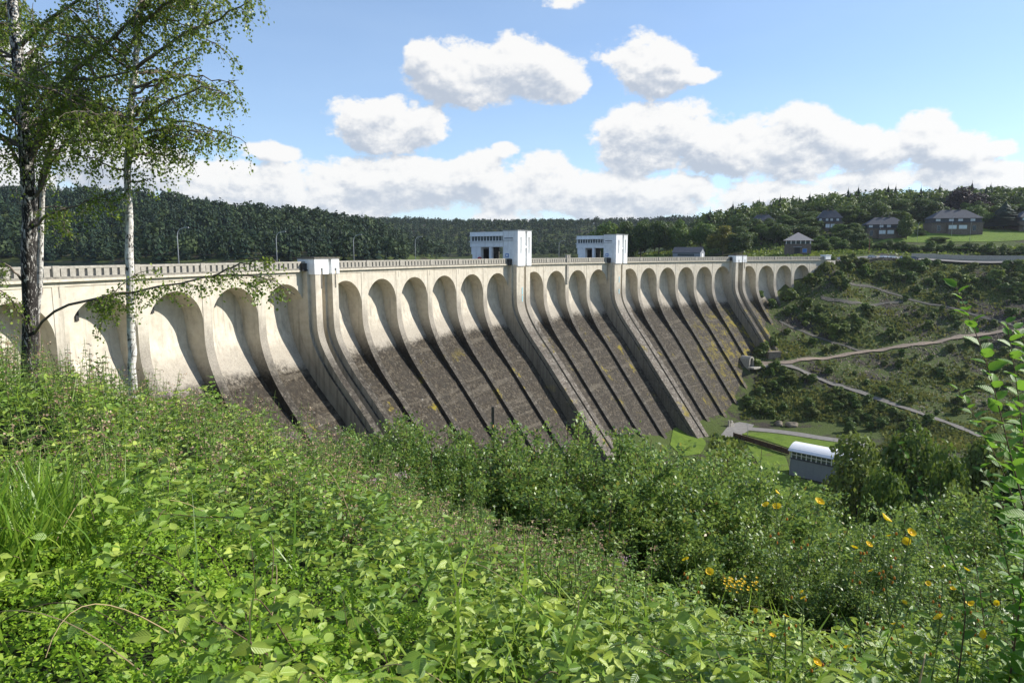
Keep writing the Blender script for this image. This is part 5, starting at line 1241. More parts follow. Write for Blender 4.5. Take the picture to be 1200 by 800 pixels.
for i, (x, yt, Y, wf, lab) in enumerate(SHR):
    yt -= 16 if i < 24 else 4; p = atY(x, yt, Y); z = float(hgt(p[0], p[1])); H = max(1.2, p[2]-z+.1); fm, sm = (SH[i % 4] if i < 38 else SHF[i % 2])
    e = empty('leafy_shrub', (p[0], p[1], z-.1), rt.uniform(0, 6.28)); sc_ = H/4.6; e.scale = (min(1.5, max(.75, sc_))*wf, min(1.5, max(.75, sc_))*wf, sc_)
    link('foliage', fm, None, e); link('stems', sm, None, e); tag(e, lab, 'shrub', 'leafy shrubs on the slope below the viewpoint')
# trees standing in the valley by the shed
def near_tree(x, yt, yb, Y, wpx, label, seed, mat='slopeshrub', n=11000, size=.026):
    p = atY(x, yt, Y); z = float(hgt(p[0], p[1])); H = p[2]-z; Wd = wpx/F*Y
    e = empty('valley_tree', (p[0], p[1], z-.1)); tag(e, label, 'tree', 'trees beside the workshop shed')
    me = crown_mesh('crown', None, n, size, 22, 1.0, seed, low=-.02); me.materials.append(M[mat])
    c_ = link('crown', me, None, e); c_.scale = (Wd*1.1, Wd*1.1, H*1.02); t_ = link('trunk', TRUNKS[seed % 4], None, e); t_.scale = (H*.7, H*.7, H)
near_tree(1012, 505, 600, 118, 100, 'tree half hiding the right end of the white shed', 301, 'slopeshrub')
near_tree(1064, 506, 600, 105, 104, 'pale feathery tree right of the one hiding the shed', 302, 'treelight')
near_tree(1110, 512, 610, 92, 96, 'tree behind the leaning sapling in the valley', 303, 'treelight')
near_tree(1163, 505, 600, 96, 110, 'tree deep in the valley near the right edge', 304)
near_tree(1212, 500, 600, 90, 110, 'tree cut by the right edge behind the tall sapling', 308, 'tree')
near_tree(1050, 548, 620, 66, 96, 'lower pale tree in front of the feathery one', 305, 'treelight')
near_tree(1120, 560, 620, 60, 96, 'lower tree behind the short leafy shoot', 309, 'slopeshrub')
near_tree(893, 566, 600, 74, 64, 'tree on the slope just below the valley lawn', 306, 'slopeshrub')
near_tree(975, 578, 600, 66, 70, 'small tree in the shade below the workshop shed', 307)

# ------------------------------------------------------------------ birches
def birch(label, trunkpx, radii, limbs, n_br, seed, zlo, reach, extra_limbs=(), dark=0.0, leafsize=.042, side=None):
    r = np.random.default_rng(seed); base = trunkpx[0]; e = empty('birch', (base[0], base[1], base[2])); tag(e, label, 'birch tree', 'birches on the left')
    O = np.array(base); b = MB(); tp = np.array(trunkpx)
    tt = np.linspace(0, 1, 40); L = np.r_[0, np.cumsum(np.linalg.norm(np.diff(tp, axis=0), axis=1))]; L /= L[-1]
    T = np.stack([np.interp(tt, L, tp[:, c]) for c in range(3)], 1); T[1:-1] += r.normal(size=(38, 3))*.006; rad = np.interp(tt, L, radii)
    b.tube(T-O, list(rad*(1+r.normal(size=40)*.03)), 14, caps=True)
    me = b.mesh('trunk', M['birchbark'], True); a = me.attributes.new('dark', 'FLOAT', 'POINT')
    zz = np.array([v.co.z for v in me.vertices]); a.data.foreach_set('value', (dark*np.clip(1.15-zz/9, .2, 1)+.02).astype(np.float32)); link('trunk', me, None, e)
    B2 = MB(); P = []; A = []; Tt = []
    def twigs(pts, lo=.25, dens=9, lens=.5):
        pts = np.array(pts); L = np.r_[0, np.cumsum(np.linalg.norm(np.diff(pts, axis=0), axis=1))]; tot = L[-1]
        for k in range(int(tot*dens*1.35)):
            u = r.uniform(lo, 1)*tot; p0 = np.array([np.interp(u, L, pts[:, c]) for c in range(3)])
            aa = r.uniform(0, 2*math.pi); ln = lens*r.uniform(.35, 1.2); d0_ = np.array([math.cos(aa)*.8, math.sin(aa)*.8, r.uniform(-.2, .5)])
            q = [p0]; d_ = d0_
            for _ in range(4): d_ = unit(d_+np.array([0, 0, -.55])); q.append(q[-1]+d_*ln/4)
            B2.tube(np.array(q)-O, [.004, .003, .0025, .002, .0015], 3, caps=False)
            m = max(3, int(ln*58)); t_ = r.uniform(.08, 1.05, m)*4; qa = np.array(q); i0 = np.minimum(t_.astype(int), 3); f_ = (t_-i0)[:, None]
            P.append(qa[i0]*(1-f_)+qa[i0+1]*f_+r.normal(size=(m, 3))*.03); A.append(np.array([0, 0, -.7])+r.normal(size=(m, 3))*.7); Tt.append(np.full(m, r.uniform(-.1, .1)))
    def limb(pts, r0, r1, dens=9, lo=.25, sub=True, lens=.5, sublen=.45):
        pts = np.array(pts, float); n = 14; L = np.r_[0, np.cumsum(np.linalg.norm(np.diff(pts, axis=0), axis=1))]; q = np.linspace(0, L[-1], n)
        c_ = np.stack([np.interp(q, L, pts[:, k]) for k in range(3)], 1)
        for _ in range(2): c_[1:-1] = (c_[:-2]+2*c_[1:-1]+c_[2:])/4
        c_[1:-1] += r.normal(size=(n-2, 3))*.012
        B2.tube(c_-O, list(np.linspace(r0, r1, n)), 6, caps=False); twigs(c_, lo, dens, lens)
        if sub:
            for k in range(int(L[-1]*2.2)):
                i = r.integers(int(n*lo), n-1); d_ = unit(c_[i]-c_[i-1]+r.normal(size=3)*.75); ln = L[-1]*sublen*r.uniform(.4, 1)*(1.2-i/n)
                q_ = [c_[i]]
                for _ in range(5): d_ = unit(d_+np.array([0, 0, -.16])+r.normal(size=3)*.1); q_.append(q_[-1]+d_*ln/5)
                B2.tube(np.array(q_)-O, list(np.linspace(r0*.35, .003, 6)), 4, caps=False); twigs(np.array(q_), .1, dens*1.2, lens)
    for pts, r0, kw in limbs: limb(pts, r0, .006, **kw)
    for k in range(n_br):
        u = r.uniform(0, 1); i = int(np.interp(zlo+(1-zlo)*u, tt, np.arange(40))); p0 = T[i]
        aa = r.uniform(0, 2*math.pi) if side is None or r.random() < .45 else r.normal(side, .7)
        ln = reach*(1-.55*u)*r.uniform(.5, 1.1); d_ = np.array([math.cos(aa), math.sin(aa), r.uniform(.25, .9)]); q_ = [p0]
        for _ in range(7): d_ = unit(d_+np.array([0, 0, -.11])); q_.append(q_[-1]+d_*ln/7)
        limb(q_, .022*(1.2-u), .004, dens=8)
    P = np.vstack(P); A = np.vstack(A); n = len(P)
    fm = leaf_mesh('crown', P-O, A, r.normal(size=(n, 3))+np.array([.2, -.2, .25]), leafsize*r.uniform(.65, 1.2, n), T_QUAD, M['birchleaf'], np.clip(.42+np.concatenate(Tt)+.2*r.normal(size=n), 0, 1), np.full(n, 1.35))
    link('crown', fm, None, e); link('branches', B2.mesh('branches', M['limb']), None, e); print('birch leaves', n)
    return e
D1, D2 = 10.2, 9.6
twin = [atY(47, 330, D1+.22), atY(48, 270, D1+.24), atY(50, 225, D1+.25), atY(60, 175, D1+.3), atY(72, 140, D1+.4)]; g1 = atY(36, 470, D1); g2 = atY(156, 500, D2)
T1 = [atY(36, 470, D1), atY(35, 430, D1), atY(35, 330, D1), atY(34, 230, D1), atY(27, 130, D1-.1), atY(20, 60, D1-.1), atY(14, 0, D1), atY(6, -150, D1), atY(0, -330, D1)]
T1[0][2] = float(hgt(T1[0][0], T1[0][1]))-.15
T2 = [atY(156, 505, D2), atY(156, 465, D2), atY(154, 400, D2), atY(152, 300, D2), atY(149, 200, D2), atY(152, 140, D2), atY(160, 70, D2+.1), atY(166, 0, D2+.1), atY(176, -140, D2), atY(180, -260, D2)]
T2[0][2] = float(hgt(T2[0][0], T2[0][1]))-.15
A_ = lambda pts, Y0, dY=0.0: [atY(x, y, Y0+dY*i/len(pts)) for i, (x, y) in enumerate(pts)]
limbs1 = [
 (A_([(34,195),(48,140),(72,95),(105,68),(135,45),(165,12),(200,-20)], D1, -1.0), .060, dict(dens=10, lo=.2, lens=.55)),
 (A_([(38,130),(60,100),(90,92),(130,92),(175,78)], D1, -1.2), .035, dict(dens=9)),
 (A_([(38,180),(60,150),(100,140),(150,128),(175,128)], D1, .8), .03, dict(dens=9)),
 (A_([(42,230),(70,170),(90,165),(120,165),(150,160)], D1, -.8), .028, dict(dens=9)),
 (A_([(40,392),(48,372),(58,362),(100,350),(150,345),(205,330),(260,322),(300,318),(330,326),(345,345)], D1, -2.2), .022, dict(dens=9, lo=.30, lens=.30, sublen=.20)),
 (A_([(250,323),(275,311),(300,305),(322,300)], D1-1.5, -.3), .012, dict(dens=16, lo=.1, lens=.32, sub=False)),
 (A_([(40,265),(60,250),(95,238),(135,226)], D1, -1.2), .022, dict(dens=10, lo=.3, lens=.35, sublen=.3)),
 (A_([(42,300),(44,230),(56,180),(62,150),(80,120)], D1+.25, 0), .045, dict(dens=5, lo=.5)),
 (A_([(42,440),(46,360),(45,300),(43,250)], D1+.3, 0), .040, dict(dens=1, lo=.9, sub=False)),
 (A_([(30,160),(10,120),(-20,100),(-60,90)], D1, -.5), .03, dict(dens=9)),
 (A_([(28,200),(5,160),(-30,150)], D1, -1), .025, dict(dens=9)),
 (A_([(30,330),(10,310),(-20,300),(-50,310)], D1, -1.2), .018, dict(dens=9, lens=.35)),
 (A_([(32,380),(12,350),(-12,330),(-40,335)], D1, -1.0), .016, dict(dens=9, lens=.35)),
 (A_([(20,60),(60,20),(110,-10),(160,-40)], D1, -1.5), .035, dict(dens=10)),
 (A_([(25,90),(50,45),(80,25),(120,20)], D1, 1), .03, dict(dens=10))]
bt_ = birch('thick birch with dark fissured lower trunk at the left edge', T1, [.122,.108,.100,.095,.085,.075,.065,.042,.014], limbs1, 54, 11, .40, 2.3, dark=.17, side=math.pi*.9)
tw_ = MB(); O_ = np.array(T1[0]); tw_.tube(np.array([atY(40, 400, D1+.1)]+twin)-O_, [.036, .040, .038, .034, .028, .018], 10); me_ = tw_.mesh('stem', M['birchbark'], True); at_ = me_.attributes.new('dark', 'FLOAT', 'POINT'); at_.data.foreach_set('value', np.full(len(me_.vertices), .03, dtype=np.float32)); link('stem', me_, None, bt_)
limbs2 = [
 (A_([(152,160),(175,135),(205,112),(240,100),(268,112)], D2, -.6), .024, dict(dens=9, lens=.42)),
 (A_([(160,80),(190,55),(230,35),(270,15),(305,-5)], D2, -.8), .028, dict(dens=9, lens=.45)),
 (A_([(150,180),(175,160),(200,155),(225,165)], D2, -.5), .018, dict(dens=9, lens=.42)),
 (A_([(152,215),(165,212),(176,210)], D2, -.5), .012, dict(dens=6, lens=.3)),
 (A_([(150,200),(130,195),(105,185),(85,180)], D2, -.5), .016, dict(dens=8, lens=.4)),
 (A_([(156,110),(185,100),(215,70),(235,62)], D2, .4), .018, dict(dens=9, lens=.45)),
 (A_([(165,30),(200,0),(240,-20),(300,-40)], D2, -.6), .024, dict(dens=9, lens=.5)),
 (A_([(150,160),(150,190),(148,215),(152,235)], D2-.1, -.2), .010, dict(dens=9, lens=.25, sub=False)),
 (A_([(160,90),(140,60),(110,40),(85,45)], D2, -.6), .02, dict(dens=9, lens=.45))]
birch('slender white trunked birch standing right of the thick one', T2, [.066,.058,.055,.052,.048,.044,.038,.033,.022,.008], limbs2, 52, 12, .47, 1.8, dark=.02, side=0.0)

# ------------------------------------------------------------------ foreground growth
def canopy(X, Y): return .50 + .22*np.sin(X*1.3+.5)*np.sin(Y*1.1+X*.4) + .12*np.sin(X*3.1+Y*2.2) + .10*np.sin(X*7+1+Y*1.3)*np.sin(Y*6.3-X) + .07*np.sin(X*13.1+Y*4)*np.sin(Y*11.7)
def edge(X): return np.interp(X, [-12, -8, -5, -3, -1, 1, 3, 5, 8], [16.5, 15.0, 13.0, 11.4, 9.6, 7.9, 6.6, 6.2, 6.0])
def area(n, x0=-13, x1=6.5, y0=1.6, y1=17, near=1.25):
    out = []
    while sum(len(o) for o in out) < n:
        X = rng.uniform(x0, x1, n*2); Y = rng.uniform(y0, y1, n*2)
        k = (Y < edge(X)) & (np.abs(X) < Y*.86+1.4) & (rng.random(n*2) < np.clip((2.8/np.hypot(X, Y))**near, 0, 1)); out.append(np.c_[X[k], Y[k]])
    return np.vstack(out)[:n]
grassy = lambda X, Y: np.clip(1.4-np.hypot((X+2.75)/.8, (Y-3.75)/.8), 0, 1)         # the clump of long grass at the left
herby = lambda X, Y: np.clip(1.6-np.hypot((X+2.1)/1.5, (Y-2.9)/1.3), 0, 1)
N = 30000; Q = area(N, near=1.15); Q = Q[rng.random(len(Q)) > np.maximum(grassy(Q[:, 0], Q[:, 1])*.9, herby(Q[:, 0], Q[:, 1])*.8)]
# bramble sprays: each spray holds three to five leaflets
# each shoot carries a column of sprays, so that dark gaps stay between the shoots
KS = 6; Q0 = Q[:len(Q)//KS*KS:KS]; ns = len(Q0); topn = canopy(Q0[:, 0], Q0[:, 1])+rng.normal(size=ns)*.10; lean = rng.normal(size=(ns, 2))*.16
lev = np.tile(np.arange(KS), ns)*.062+rng.uniform(0, .05, ns*KS); Q = np.repeat(Q0, KS, 0)+np.repeat(lean, KS, 0)*(.45-lev)[:, None]+rng.normal(size=(ns*KS, 2))*(.018+.12*lev)[:, None]
n = len(Q); zc = hgt(Q[:, 0], Q[:, 1]); top = np.repeat(topn, KS); zq = zc+np.maximum(.04, top-lev)
az_ = rng.uniform(0, 2*math.pi, n); P, A, Nn, Sz, Tt = [], [], [], [], []
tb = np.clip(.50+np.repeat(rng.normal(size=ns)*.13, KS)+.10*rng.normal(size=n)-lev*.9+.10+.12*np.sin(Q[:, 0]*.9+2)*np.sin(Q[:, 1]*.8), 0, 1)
out = np.stack([np.cos(az_), np.sin(az_), rng.uniform(-.25, .35, n)], 1); base = np.c_[Q, zq]; lsz = rng.uniform(.030, .078, n)
for k, (an, off, sc_) in enumerate([(0, .028, 1.08), (1.15, .004, .9), (-1.15, .004, .9), (1.9, -.03, .75), (-1.9, -.03, .75)]):
    sel = np.ones(n, bool) if k < 3 else rng.random(n) < .45
    c_, s_ = math.cos(an), math.sin(an); o_ = np.stack([out[:, 0]*c_-out[:, 1]*s_, out[:, 0]*s_+out[:, 1]*c_, out[:, 2]-.15], 1)+rng.normal(size=(n, 3))*.15
    P.append((base+out*off)[sel]); A.append(o_[sel]); Nn.append((np.array([.40, -.12, .80])+rng.normal(size=(n, 3))*.60)[sel]); Sz.append((lsz*sc_*rng.uniform(.85, 1.15, n))[sel]); Tt.append((tb+rng.normal(size=n)*.06)[sel])
P = np.vstack(P); A = np.vstack(A); Nn = np.vstack(Nn); Sz = np.concatenate(Sz); Tt = np.clip(np.concatenate(Tt), 0, 1)
nearm = np.hypot(P[:, 0], P[:, 1]) < 3.9; print('bramble leaves', len(P), nearm.sum())
V1, F1, L1 = leaf_arrays(P[nearm], A[nearm], Nn[nearm], Sz[nearm], *T_BIG, width=rng.uniform(.60, .80, nearm.sum())); 
rp = np.hypot(P[:, 0], P[:, 1]); midm = (~nearm) & (rp < 6.3); farm = rp >= 6.3
V2, F2, L2 = leaf_arrays(P[midm], A[midm], Nn[midm], Sz[midm]*1.1, *T_FOLD, width=rng.uniform(.65, .9, midm.sum())); V3, F3, L3 = leaf_arrays(P[farm], A[farm], Nn[farm], Sz[farm]*1.15, *T_QUAD, width=rng.uniform(.7, 1, farm.sum()))
F3 = np.vstack([F3[:, [0, 1, 2]], F3[:, [0, 2, 3]]])
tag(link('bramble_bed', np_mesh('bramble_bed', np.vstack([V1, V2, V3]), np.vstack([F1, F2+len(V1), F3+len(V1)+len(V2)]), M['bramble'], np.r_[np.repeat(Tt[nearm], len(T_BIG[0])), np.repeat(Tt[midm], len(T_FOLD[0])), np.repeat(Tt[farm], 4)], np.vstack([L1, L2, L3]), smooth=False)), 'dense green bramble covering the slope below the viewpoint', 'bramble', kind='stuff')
# small-leaved herbs filling between, denser at the lower left
N = 80000; Q = area(N, near=1.1); w_ = np.clip(.12+herby(Q[:, 0], Q[:, 1])*1.2+.25*np.sin(Q[:, 0]*1.9)*np.sin(Q[:, 1]*1.7), 0, 1); Q = Q[rng.random(len(Q)) < w_]; n = len(Q)
X, Y = Q.T; hb = herby(X, Y); z = hgt(X, Y)+np.maximum(.03, canopy(X, Y)*(.70+.05*hb)-rng.exponential(.12, n)+.02)
k = 4; aa = rng.uniform(0, 6.28, (n, k)); A = np.stack([np.cos(aa), np.sin(aa), rng.uniform(-.1, .9, (n, k))], 2).reshape(-1, 3); P = np.repeat(np.c_[X, Y, z], k, 0)+rng.normal(size=(n*k, 3))*.008
tag(link('small_herbs', leaf_mesh('small_herbs', P, A, rng.normal(size=(n*k, 3))*.4+np.array([.5, 0, .85]), np.repeat(rng.uniform(.014, .034, n), k), T_QUAD, M['bramble_s'], np.clip(np.repeat(.45+.3*hb+.16*rng.normal(size=n), k), 0, 1), np.full(n*k, .75))), 'tiny leaved bright green herbs woven through the brambles', 'herbs', kind='stuff')
# grass blades
def blades(name, n_, centre, spread, h0, h1, label, wmul=1.0, clump=None):
    Q = rng.normal(size=(n_, 2))*np.array(spread)+np.array(centre); Q = Q[(np.hypot(Q[:, 0], Q[:, 1]) > 1.9)&(Q[:, 1] > .8)]; n = len(Q)
    z = hgt(Q[:, 0], Q[:, 1]); A = np.stack([rng.normal(size=n)*.22+.08, rng.normal(size=n)*.22, np.ones(n)], 1)
    return tag(link(name, leaf_mesh(name, np.c_[Q, z], A, rng.normal(size=(n, 3))*np.array([1, 1, .1]), rng.uniform(h0, h1, n), T_BLADE, M['grass'], np.clip(.55+.2*rng.normal(size=n), 0, 1), rng.uniform(.5, 1.3, n)*wmul)), label, 'grass', kind='stuff')
blades('long_grass', 1000, (-2.95, 3.85), (.33, .36), .40, .85, 'clump of long bright grass at the left edge')
Q = area(800, near=1.3); n = len(Q); z = hgt(Q[:, 0], Q[:, 1])
tag(link('scattered_grass', leaf_mesh('scattered_grass', np.c_[Q, z], np.stack([rng.normal(size=n)*.3, rng.normal(size=n)*.3, np.ones(n)], 1), rng.normal(size=(n, 3))*np.array([1, 1, .1]), rng.uniform(.35, .95, n), T_BLADE, M['grass'], np.clip(.5+.2*rng.normal(size=n), 0, 1), rng.uniform(.5, 1.1, n))), 'single grass blades standing among the brambles', 'grass', kind='stuff')
# bramble canes and dry stalks woven through the bed
b = MB(); b2 = MB()
for k in range(230):
    q = area(1)[0]; a = rng.uniform(0, 6.28); ln = rng.uniform(.4, 1.1); z0 = float(hgt(*q)); c0 = float(canopy(*q)); pts = []
    for t_ in np.linspace(0, 1, 13): 
        x, y = q[0]+math.cos(a+.5*t_)*ln*t_, q[1]+math.sin(a)*ln*t_; pts.append((x, y, float(hgt(x, y))+c0*(.35+1.0*math.sin(t_*2.4)*.75)+.02))
    (b if k % 3 else b2).tube(pts, list(np.linspace(.0032, .0012, 13)), 4, caps=False)
tag(b.build('bramble_canes', M['twig']), 'arching brown bramble canes through the green bed', 'canes', kind='stuff')
tag(b2.build('dry_stalks', mat_plain('straw', (0.34, 0.26, 0.14), .8, .2, .2, 5)), 'pale dry stalks lying over the brambles', 'stalks', kind='stuff')
# tall nettle-like plants with brownish flower tassels on the left slope
P, A, Nn, Sz, Tt = [], [], [], [], []; FP, FT = [], []; b = MB()
for k in range(1700):
    x = rng.uniform(-12, 1.0); y = rng.uniform(4.6, edge(x)-.1)
    if abs(x) > y*.84+1 or grassy(x, y) > .4: continue
    h = rng.uniform(.75, 1.15)*(.9+.1*math.sin(x*2)); z0 = float(hgt(x, y)); lean = rng.normal(size=2)*.10
    b.tube([(x, y, z0), (x+lean[0]*.5, y+lean[1]*.5, z0+h*.5), (x+lean[0], y+lean[1], z0+h)], [.005, .004, .002], 4, caps=False)
    for j in range(9):
        u = .35+.65*j/9; p = np.array([x+lean[0]*u, y+lean[1]*u, z0+h*u]); a = j*1.57+rng.uniform(-.3, .3)
        for s_ in (0, math.pi):
            P.append(p); A.append([math.cos(a+s_), math.sin(a+s_), rng.uniform(-.35, .2)]); Nn.append([.35+rng.normal()*.3, rng.normal()*.3, .9]); Sz.append((.105-.07*u)*rng.uniform(.8, 1.2)); Tt.append(np.clip(.42+.15*rng.normal(), 0, 1))
        if u > .5 and k % 2:
            for q in range(9): FP.append(p+np.array([math.cos(a+.8), math.sin(a+.8), -.25])*.010*q+rng.normal(size=3)*.006); FT.append(rng.random())
P, A, Nn, Sz, Tt = map(np.array, (P, A, Nn, Sz, Tt)); FP = np.array(FP)
e = empty('nettles'); tag(e, 'stand of tall nettle-like weeds with brownish tassels on the left slope', 'weeds', kind='stuff')
link('leaves', leaf_mesh('leaves', P, A, Nn, Sz, T_FOLD, M['bramble'], Tt, np.full(len(P), .62)), None, e)['kind'] = 'stuff'; b.build('stems', M['stem_green'], e)['kind'] = 'stuff'
link('tassels', leaf_mesh('tassels', FP, rdir(len(FP)), rdir(len(FP)), rng.uniform(.012, .024, len(FP)), T_QUAD, M['floret'], np.array(FT), np.full(len(FP), 1.4)), None, e)['kind'] = 'stuff'

# ---- plants with leaves one can pick out
big_leaf = [np_mesh('leaf', *(lambda r: (r[0], r[1]))(leaf_arrays(np.zeros((1, 3)), np.array([[0, 1., 0]]), np.array([[0, 0, 1.]]), 1.0, *T_BIG)), M['sap'], np.full(len(T_BIG[0]), t_), np.array(T_BIG[0])) for t_ in (.3, .5, .75)]
bram_leaf = [with_mat(m_, M['bramble']) for m_ in big_leaf]
def add_leaf(parent, o, p, d, n, size, meshes, wd=1.0):
    y = Vector(d).normalized(); z = Vector(n); z = (z-y*z.dot(y)).normalized(); x = y.cross(z)
    ob = bpy.data.objects.new('leaf', meshes[rt.randrange(len(meshes))]); col.objects.link(ob); ob.parent = parent
    Mx = Matrix((x*size*wd, y*size, z*size)).transposed().to_4x4(); Mx.translation = Vector(p)-Vector(o); ob.matrix_local = Mx
def shoot_plant(name, label, cat, group, shoots, Yd, leaf, meshes, stemmat, r0=.006, wd=.8, gap=.045, spread=.9, droop=0.0, seed=1):
    r = np.random.default_rng(seed); p0 = atY(*shoots[0][0], Yd); z0 = float(hgt(p0[0], p0[1])); e = empty(name, (p0[0], p0[1], z0)); tag(e, label, cat, group); O = np.array([p0[0], p0[1], z0]); b = MB()
    for si, sh in enumerate(shoots):
        pts = np.array([atY(x, y, Yd+(.12*si-.1)+.0*i) for i, (x, y) in enumerate(sh)]); 
        if sh[0][1] > 610: pts = np.vstack([[pts[0][0]+.03, pts[0][1]+.1, float(hgt(pts[0][0], pts[0][1]))-.05], pts])
        L = np.r_[0, np.cumsum(np.linalg.norm(np.diff(pts, axis=0), axis=1))]; q = np.linspace(0, L[-1], 24); c_ = np.stack([np.interp(q, L, pts[:, k]) for k in range(3)], 1)
        for _ in range(3): c_[1:-1] = (c_[:-2]+2*c_[1:-1]+c_[2:])/4
        b.tube(c_-O, list(np.linspace(r0, r0*.25, 24)), 5, caps=False)
        nl = int(L[-1]/gap)
        for k in range(nl):
            u = (k+1)/nl; p = np.array([np.interp(u*L[-1], q, c_[:, j]) for j in range(3)]); a = k*2.4+r.uniform(-.3, .3)
            fwd = unit(c_[min(23, int(u*23)+1)]-c_[max(0, int(u*23)-1)]); sd_ = np.array([math.cos(a), math.sin(a)*.7, 0])
            d = sd_*spread+fwd*.45+np.array([0, 0, r.uniform(-.25, .25)-droop]); n_ = np.array([r.normal()*.3, r.normal()*.3-.15, 1.0]); s_ = leaf*(1.05-.55*u**2.5)*r.uniform(.75, 1.15)
            add_leaf(e, O, p, d, n_, s_, meshes, wd)
    b.build('stem', stemmat, e); return e
shoot_plant('sapling', 'tall leafy sapling leaning in from the right edge', 'sapling', None,
  [[(1225,700),(1205,610),(1185,540),(1170,470),(1155,420),(1138,370),(1120,336)], [(1215,700),(1205,600),(1200,520),(1192,450),(1184,400),(1180,378)], [(1205,640),(1180,560),(1160,520),(1140,482),(1122,456)], [(1235,520),(1215,450),(1200,400),(1190,385)], [(1230,640),(1210,560),(1195,500),(1185,470)]],
  2.9, .112, big_leaf, M['twig'], .006, .80, .027, seed=5)
shoot_plant('sapling', 'second leafy stem of undergrowth hugging the right edge', 'sapling', None, [[(1235,640),(1222,560),(1212,480),(1203,420),(1198,392)], [(1240,700),(1200,640),(1172,590),(1150,548)], [(1240,600),(1206,560),(1182,520)], [(1230,740),(1196,690),(1165,650)]], 3.1, .105, big_leaf, M['twig'], .006, .85, .026, seed=9)
shoot_plant('sapling', 'short leafy shoot left of the tall leaning sapling', 'sapling', None, [[(1135,700),(1110,640),(1090,590),(1070,550),(1053,520)]], 3.1, .066, big_leaf, M['twig'], .005, .8, .04, seed=6)
shoot_plant('sapling', 'broad leaved growth in the lower right corner beneath the sapling', 'sapling', None, [[(1200,790),(1190,700),(1170,620),(1160,570)], [(1215,800),(1215,700),(1205,610)], [(1160,800),(1150,700),(1140,640)]], 3.3, .072, big_leaf, M['twig'], .006, .95, .032, seed=8)
shoot_plant('sapling', 'thin round leaved sapling left of the slender birch foot', 'sapling', None, [[(150,600),(140,540),(128,490),(118,450),(113,415)], [(150,600),(142,550),(140,510),(132,480)]], 6.2, .062, big_leaf, M['twig'], .005, .95, .055, seed=15)
shoot_plant('sapling', 'leafy shoot right of the slender birch foot', 'sapling', None, [[(160,600),(165,540),(178,500),(192,470),(198,455)], [(165,560),(158,510),(160,470)]], 6.8, .075, big_leaf, M['twig'], .005, .85, .07, seed=16)
shoot_plant('sapling', 'low leafy shoots climbing the foot of the thick birch', 'sapling', None, [[(20,560),(14,500),(8,450),(0,400),(4,380)], [(30,560),(50,500),(62,450),(66,420)], [(30,560),(60,520),(85,460)]], 7.4, .07, big_leaf, M['twig'], .005, .85, .05, seed=17)
BR = [([(165,600),(210,603),(250,607),(300,600),(340,590)],3.9,'bramble shoot arching over the grass edge at the left'),([(220,690),(208,650),(205,620)],3.2,'upright young bramble shoot at the lower left'),([(305,790),(300,700),(296,650),(292,620)],3.0,'upright bramble cane with paired leaves, lower left centre'),
      ([(390,760),(350,745),(300,720),(262,712)],2.9,'reddish bramble cane running left across the bottom'),([(420,800),(408,740),(400,690)],3.0,'bramble cane with broad pale leaves, bottom centre'),([(560,790),(530,740),(505,700),(498,670)],3.2,'bramble cane right of bottom centre'),
      ([(700,790),(660,740),(640,710),(620,700)],3.3,'bramble cane leaning left near the dead stems'),([(150,560),(190,540),(230,532)],5.0,'bramble shoot above the long grass'),([(470,640),(440,620),(410,612)],4.4,'bramble shoot on the mid slope below the shrubs'),([(780,800),(760,760),(745,730)],3.4,'bramble cane left of the yellow flowers'),
      ([(60,770),(75,720),(95,690)],3.0,'bramble shoot among tiny herbs at the lower left corner')]
for i, (pts, Yd, lab) in enumerate(BR): shoot_plant('bramble_shoot', lab, 'bramble', 'bramble shoots near the viewpoint', [pts], Yd, .098, bram_leaf, M['twig'], .004, 1.0, .045, spread=1.0, seed=40+i)
# yellow daisies on tall branching stalks
def petal_head(mat_p, r=.022, n=18):
    b = MB(); rr = random.Random(4)
    for k in range(n):
        a = 2*math.pi*k/n; ln = r*rr.uniform(.85, 1.1); w_ = r*.20; c_, s_ = math.cos(a), math.sin(a)
        b.add([(c_*.004-s_*w_*.4, s_*.004+c_*w_*.4, 0), (c_*.004+s_*w_*.4, s_*.004-c_*w_*.4, 0), (c_*ln+s_*w_, s_*ln-c_*w_, .011), (c_*ln*1.08, s_*ln*1.08, .011), (c_*ln-s_*w_, s_*ln+c_*w_, .011)], [(0, 1, 2, 3, 4)])
    b.tube([(0, 0, .0), (0, 0, .006)], [r*.34, r*.22], 8); return b.mesh('flower_head', mat_p)
head = petal_head(M['petal']); 
q = MB(); q.tube([(0, 0, -.014), (0, 0, -.006), (0, 0, .001)], [.003, .007, .008], 7); calyx = q.mesh('calyx', M['stem_green'])
q = MB(); q.tube([(0, 0, -.012), (0, 0, -.004), (0, 0, .006), (0, 0, .012)], [.003, .008, .007, .003], 7); budm = q.mesh('bud', mat_plain('orange_bud', (.45, .16, .02), .7, .2))
